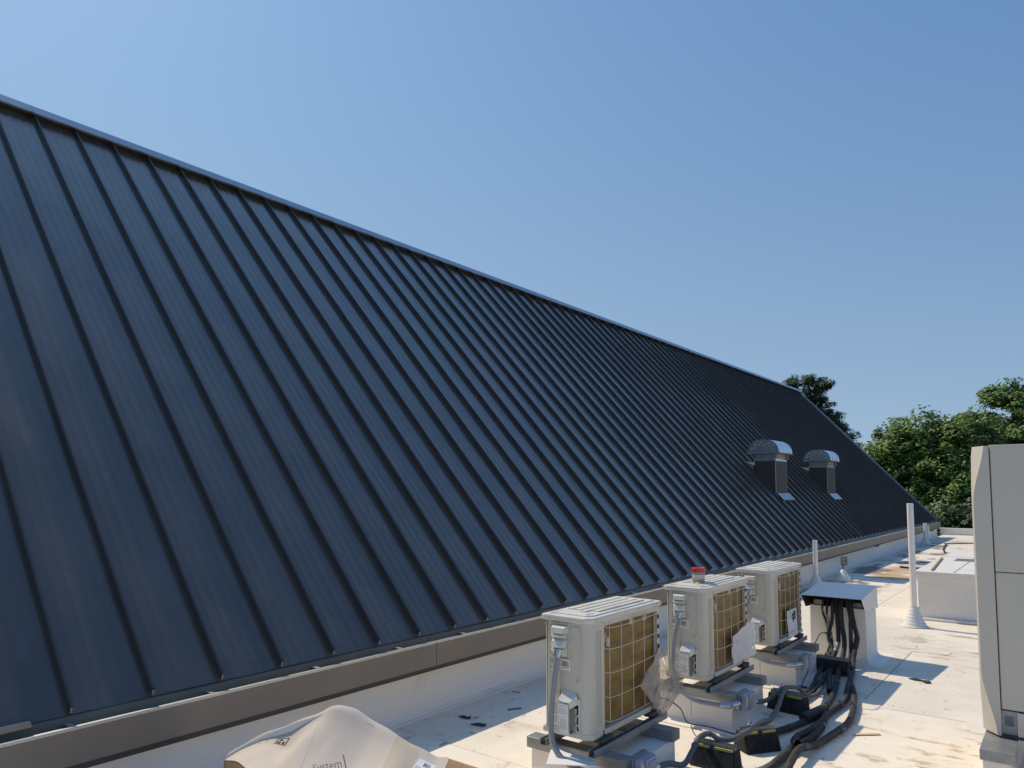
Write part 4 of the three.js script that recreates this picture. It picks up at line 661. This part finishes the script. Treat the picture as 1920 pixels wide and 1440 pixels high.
  part(t, 'left_edge', [tube([[-3.70, 0.285, -2.20], [-3.71, 0.24, -2.19], [-3.70, 0.12, -2.18], [-3.69, 0.01, -2.18]], 0.007, 6)], M.tan);
  part(t, 'torn_corner', tris([[[-2.36, 0.485, -2.54], [-2.24, 0.425, -2.66], [-2.20, 0.44, -2.60], [-2.18, 0.405, -2.48]], [[-2.36, 0.485, -2.54], [-2.18, 0.405, -2.48], [-2.1, 0.36, -2.05]]]), M.tan);
  const f = thing('cardboard_carton', 'low white cardboard carton at the bottom edge, its pointed flap leaning towards the nearest curb', 'carton', [-2.3, 0, -2.9]);
  part(f, 'carton_body', [box(-0.56, 0.56, 0.006, 0.232, -0.03, 0.5, 0.006).rotateY(0.647).translate(-2.51, 0, -3.08)], M.cardWhite);
  part(f, 'top_edge', box(-0.565, 0.565, 0.232, 0.236, -0.034, 0.5).rotateY(0.647).translate(-2.51, 0, -3.08), M.cardWhite);
  part(f, 'flap', sweepY([[-2.475, -3.555], [-2.44, -3.54], [-2.13, -3.47], [-2.085, -3.42], [-2.32, -3.27]], 0, 0.006).rotateZ(0).translate(0, 0.25, 0), M.cardWhite);
}

// ---------------------------------------------------------------- scraps on the deck
{
  const scrap = (label, pts, h, mat, name = 'rubber_scrap') => { const s = new THREE.Shape(pts.map(([x, z]) => new THREE.Vector2(x, -z))); single(name, new THREE.ExtrudeGeometry(s, { depth: h * 0.4, bevelEnabled: true, bevelSize: 0.0015, bevelThickness: 0.001, bevelSegments: 1 }).rotateX(-Math.PI / 2).translate(0, 0.007, 0), mat, label, 'scrap'); };
  const M2 = std({ color: lin(0.02, 0.022, 0.024), roughness: 0.7 });
  scrap('torn black rubber strip lying in the shadow right of the pipe bundle', [[-1.27, -7.58], [-1.21, -7.62], [-1.15, -7.58], [-1.10, -7.60], [-1.08, -7.52], [-1.12, -7.50], [-1.16, -7.555], [-1.22, -7.555]], 0.009, M2);
  scrap('small black scrap nearest the low wall, in the shaded strip of deck', [[-3.80, -4.19], [-3.78, -4.23], [-3.73, -4.22], [-3.72, -4.25], [-3.69, -4.20], [-3.74, -4.185]], 0.006, M2);
  scrap('curled black scrap in the middle of the shaded strip of deck', [[-3.60, -4.10], [-3.57, -4.16], [-3.50, -4.17], [-3.49, -4.13], [-3.54, -4.12]], 0.01, M2);
  scrap('thin black sliver in the shaded strip left of the nearest condenser', [[-3.61, -4.56], [-3.55, -4.66], [-3.54, -4.65], [-3.60, -4.55]], 0.004, M2);
  scrap('small white torn tag lying on the shadow right of the pipes', [[-1.63, -7.42], [-1.60, -7.46], [-1.57, -7.40], [-1.585, -7.34]], 0.012, M.cardWhite, 'paper_scrap');
  scrap('dry tan strip lying beside the bowed pipe on the deck', [[-1.31, -5.64], [-1.17, -5.76], [-1.15, -5.74], [-1.19, -5.70], [-1.30, -5.61]], 0.001, std({ color: lin(0.62, 0.46, 0.30), roughness: 0.9 }), 'paper_scrap');
  scrap('black cut piece by the corner of the middle curb', [[-2.03, -6.16], [-1.95, -6.2], [-1.90, -6.15], [-1.96, -6.11]], 0.02, M2);
  const r = rng(61), bits = [];
  for (let i = 0; i < 260; i++) { const near = r(), x = i < 40 ? -3.98 + r() * 0.6 : i < 180 ? -2.2 + r() * 1.2 : -3.2 + r() * 1.4, z = i < 40 ? -2.8 - r() * 6 : i < 180 ? -4.3 - r() * 3.6 : -2.9 - r() * 2.2, s = 0.002 + 0.006 * r() * r(); bits.push(new THREE.TetrahedronGeometry(s).scale(1 + r() * 1.5, 0.5, 1).rotateY(r() * 6).translate(x, 0.006, z)); }
  const b = mesh('deck_debris', bits, M.darkTrim, scene); b.userData = { kind: 'stuff', label: 'tiny dark crumbs of debris scattered on the white deck', category: 'debris' };
}

// ---------------------------------------------------------------- trees beyond the roof
const leafMat = (c, tr = 0.42) => new THREE.MeshPhysicalMaterial({ color: c, vertexColors: true, roughness: 0.75, transmission: tr, thickness: 0, side: THREE.DoubleSide });
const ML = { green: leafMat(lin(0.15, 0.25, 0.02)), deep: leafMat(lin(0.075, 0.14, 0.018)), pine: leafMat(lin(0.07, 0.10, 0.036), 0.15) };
function leaves(clumps, per, size, seed, flat = 0.75, slim = 0.5) {
  const r = rng(seed), n = clumps.length * per, pos = new Float32Array(n * 18), col = new Float32Array(n * 18), nor = new Float32Array(n * 18); let k = 0;
  const g3 = () => (r() + r() + r() - 1.5) / 1.5;
  for (const [cx, cy, cz, cr] of clumps) {
    const tone = 0.75 + 0.5 * r(), warm = r();
    for (let i = 0; i < per; i++) {
      let dx = g3(), dy = g3(), dz = g3(); const l = Math.hypot(dx, dy, dz) || 1, f = (0.35 + 0.65 * Math.cbrt(r())) * (r() < 0.06 ? 1.35 : 1); dx *= f / l; dy *= f / l; dz *= f / l;
      const x = cx + dx * cr, y = cy + dy * cr * flat, z = cz + dz * cr;
      const nn = new THREE.Vector3(dx * 0.7 + g3() * 0.8, Math.abs(dy) * 0.6 + 0.45 + g3() * 0.6, dz * 0.7 + g3() * 0.8).normalize();
      const tg = new THREE.Vector3(g3(), g3() - 0.2, g3()).cross(nn).normalize(), bt = nn.clone().cross(tg), s = size * (0.6 + 0.8 * r());
      const P = [[-s, 0], [0, -s * slim], [s, 0], [0, s * slim]].map(([a, b]) => [x + tg.x * a + bt.x * b, y + tg.y * a + bt.y * b - (a * a) * 0.4, z + tg.z * a + bt.z * b]);
      const t = tone * (0.8 + 0.4 * r()), c = [t * (0.85 + 0.35 * warm), t, t * (0.75 + 0.3 * r())];
      for (const q of [0, 1, 2, 0, 2, 3]) { pos.set(P[q], k * 3); col.set(c, k * 3); nor.set([nn.x, nn.y, nn.z], k * 3); k++; }
    }
  }
  const g = new THREE.BufferGeometry(); g.setAttribute('position', new THREE.BufferAttribute(pos, 3)); g.setAttribute('normal', new THREE.BufferAttribute(nor, 3)); g.setAttribute('color', new THREE.BufferAttribute(col, 3)); g.setAttribute('uv', new THREE.BufferAttribute(new Float32Array(n * 12), 2)); return g;
}
function branchTube(pts, r0, r1) { const c = new THREE.CatmullRomCurve3(pts, false, 'centripetal'), S = 10, g = new THREE.TubeGeometry(c, S, 1, 7, false), p = g.attributes.position; for (let i = 0; i <= S; i++) { const o = c.getPointAt(i / S), rr = r0 + (r1 - r0) * i / S; for (let j = 0; j < 8; j++) { const q = i * 8 + j; p.setXYZ(q, o.x + (p.getX(q) - o.x) * rr, o.y + (p.getY(q) - o.y) * rr, o.z + (p.getZ(q) - o.z) * rr); } } g.computeVertexNormals(); return g; }
// lobes: [dx, y, dz, rx, ry, rz] ellipsoids about the trunk; clumps gather on their skins
function tree(label, cat, x, z, lobes, o) {
  const t = thing(o.name ?? 'leafy_tree', label, cat, [x, -5.2, z], o.group), r = rng(o.seed), clumps = [], limbs = [];
  const top = Math.max(...lobes.map((l) => l[1] + l[4] * 0.3));
  limbs.push(branchTube([new THREE.Vector3(x, -5.3, z), new THREE.Vector3(x + 0.1, -1.5, z), new THREE.Vector3(x - 0.1, (top - 5.2) / 2.4, z), new THREE.Vector3(x + 0.15, top, z)], o.trunk ?? 0.3, 0.05));
  for (const [dx, cy, dz, rx, ry, rz] of lobes) {
    const n = Math.round((o.density ?? 5.5) * (rx * ry + rx * rz + ry * rz) / (o.clump * o.clump) / 4);
    limbs.push(branchTube([new THREE.Vector3(x, Math.min(cy - ry * 0.6, top - 0.5) - 1.4, z), new THREE.Vector3(x + dx * 0.5, cy - ry * 0.5, z + dz * 0.5), new THREE.Vector3(x + dx, cy, z + dz)], (o.trunk ?? 0.3) * 0.45, 0.035));
    for (let i = 0; i < n * (o.fill ?? 0.35); i++) { const f = 0.6 * Math.cbrt(r()), a = r() * 6.283, s = r() * 2 - 1, c = Math.sqrt(1 - s * s); clumps.push([x + dx + rx * c * Math.cos(a) * f, cy + ry * s * f, z + dz + rz * c * Math.sin(a) * f, o.clump * 1.3]); }
    for (let i = 0; i < n; i++) {
      const a = r() * Math.PI * 2, s = r() * 2 - 1, c = Math.sqrt(1 - s * s), f = 0.45 + 0.59 * r() ** 0.6, cr = o.clump * (0.55 + 0.8 * r());
      const px = x + dx + rx * c * Math.cos(a) * f, py = cy + ry * s * f, pz = z + dz + rz * c * Math.sin(a) * f;
      clumps.push([px, py, pz, cr]);
      if (r() < 0.22) limbs.push(branchTube([new THREE.Vector3(x + dx * 0.8, cy - ry * 0.2, z + dz * 0.8), new THREE.Vector3((x + dx + px) / 2, (cy + py) / 2 - 0.15, (z + dz + pz) / 2), new THREE.Vector3(px, py, pz)], 0.05, 0.012));
    }
  }
  part(t, 'trunk', limbs, M.bark);
  const c = part(t, 'crown', leaves(clumps, o.per, o.leaf, o.seed + 1, o.flat, o.slim), o.mat, true);
  return t;
}
const G1 = { clump: 0.55, per: 100, leaf: 0.125, mat: ML.green, density: 6.5 };
tree('broad bright green tree right behind the end of the metal roof', 'tree', -7.6, -45.5, [[0, 1.8, 0, 2.7, 2.7, 2.6], [1.5, 4.35, 0.2, 2.0, 1.7, 1.5], [-0.3, 3.9, 0.4, 1.5, 1.2, 1.2], [3.2, 4.2, -0.4, 1.4, 1.6, 1.3], [2.6, 1.6, 1.0, 2.0, 2.4, 1.8], [0.4, -1.6, 1.2, 3.2, 2.2, 2.2], [-1.8, 1.6, 0.8, 1.0, 1.8, 1.2], [1.4, -0.4, 1.4, 2.6, 2.2, 1.6]], { ...G1, seed: 11 });
tree('tall green tree with an open uneven top at the right, above the tall cabinet', 'tree', -2.6, -54.5, [[0.2, 3.3, 0, 3.4, 3.4, 2.8], [-0.55, 7.7, 0, 1.3, 0.75, 1.2], [0.9, 6.8, 0.4, 1.5, 1.1, 1.2], [2.6, 5.9, 0.3, 1.8, 1.9, 1.6], [-2.0, 6.2, 0.2, 1.3, 0.55, 1.0], [-1.2, 5.0, 1.0, 2.0, 1.4, 1.4], [-3.2, 4.6, 0.6, 1.4, 1.5, 1.2], [0.2, -1.5, 0.8, 3.8, 2.8, 2.4]], { ...G1, seed: 23, density: 6 });
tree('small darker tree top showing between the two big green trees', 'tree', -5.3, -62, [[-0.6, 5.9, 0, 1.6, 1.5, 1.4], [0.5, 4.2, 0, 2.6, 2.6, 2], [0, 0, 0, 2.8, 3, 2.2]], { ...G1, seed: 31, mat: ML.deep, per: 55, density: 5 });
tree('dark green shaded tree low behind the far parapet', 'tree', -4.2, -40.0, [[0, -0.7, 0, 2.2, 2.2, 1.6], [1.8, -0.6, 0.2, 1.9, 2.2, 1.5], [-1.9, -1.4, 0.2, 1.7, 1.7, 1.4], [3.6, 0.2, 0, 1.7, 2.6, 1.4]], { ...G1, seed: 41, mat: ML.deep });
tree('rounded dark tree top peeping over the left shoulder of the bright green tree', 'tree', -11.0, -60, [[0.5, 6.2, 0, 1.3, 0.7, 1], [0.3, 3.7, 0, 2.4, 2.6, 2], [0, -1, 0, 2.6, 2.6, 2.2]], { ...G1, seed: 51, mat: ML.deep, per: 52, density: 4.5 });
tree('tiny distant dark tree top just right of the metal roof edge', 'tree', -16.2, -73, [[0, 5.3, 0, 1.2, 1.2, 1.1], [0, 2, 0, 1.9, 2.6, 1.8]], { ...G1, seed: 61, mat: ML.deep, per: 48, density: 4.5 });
tree('green tree standing behind the tall cabinet at the right edge', 'tree', 2.6, -50, [[0, 2.6, 0, 3.2, 3.4, 2.8], [0.6, 5.4, 0, 2, 1.8, 1.8], [0, -1.6, 0, 3.2, 2.6, 2.4]], { ...G1, seed: 71, per: 55, density: 5 });
tree('dark tall pine standing behind the far end of the metal roof ridge', 'pine tree', -15.6, -58, [[-0.75, 10.25, 0, 1.4, 0.5, 0.9], [0.75, 9.75, 0, 1.0, 0.55, 0.8], [-1.5, 9.4, 0, 1.2, 0.4, 0.8], [0.1, 9.0, 0.1, 1.0, 0.6, 0.7], [0.5, 8.2, 0, 1.0, 0.7, 0.8], [1.1, 7.3, 0, 1.1, 0.7, 0.9], [1.5, 6.5, 0, 1.0, 0.6, 0.8], [0.2, 7, 0, 1.2, 0.9, 1], [2.2, 5.8, 0, 0.85, 0.5, 0.7], [0.5, 5.4, 0, 1.7, 1.2, 1.4], [0.2, 3.5, 0, 2, 1.4, 1.8]], { seed: 81, name: 'pine_tree', fill: 0.05, clump: 0.33, per: 85, leaf: 0.13, slim: 0.22, mat: ML.pine, density: 5, flat: 0.8 });

renderer.render(scene, camera);
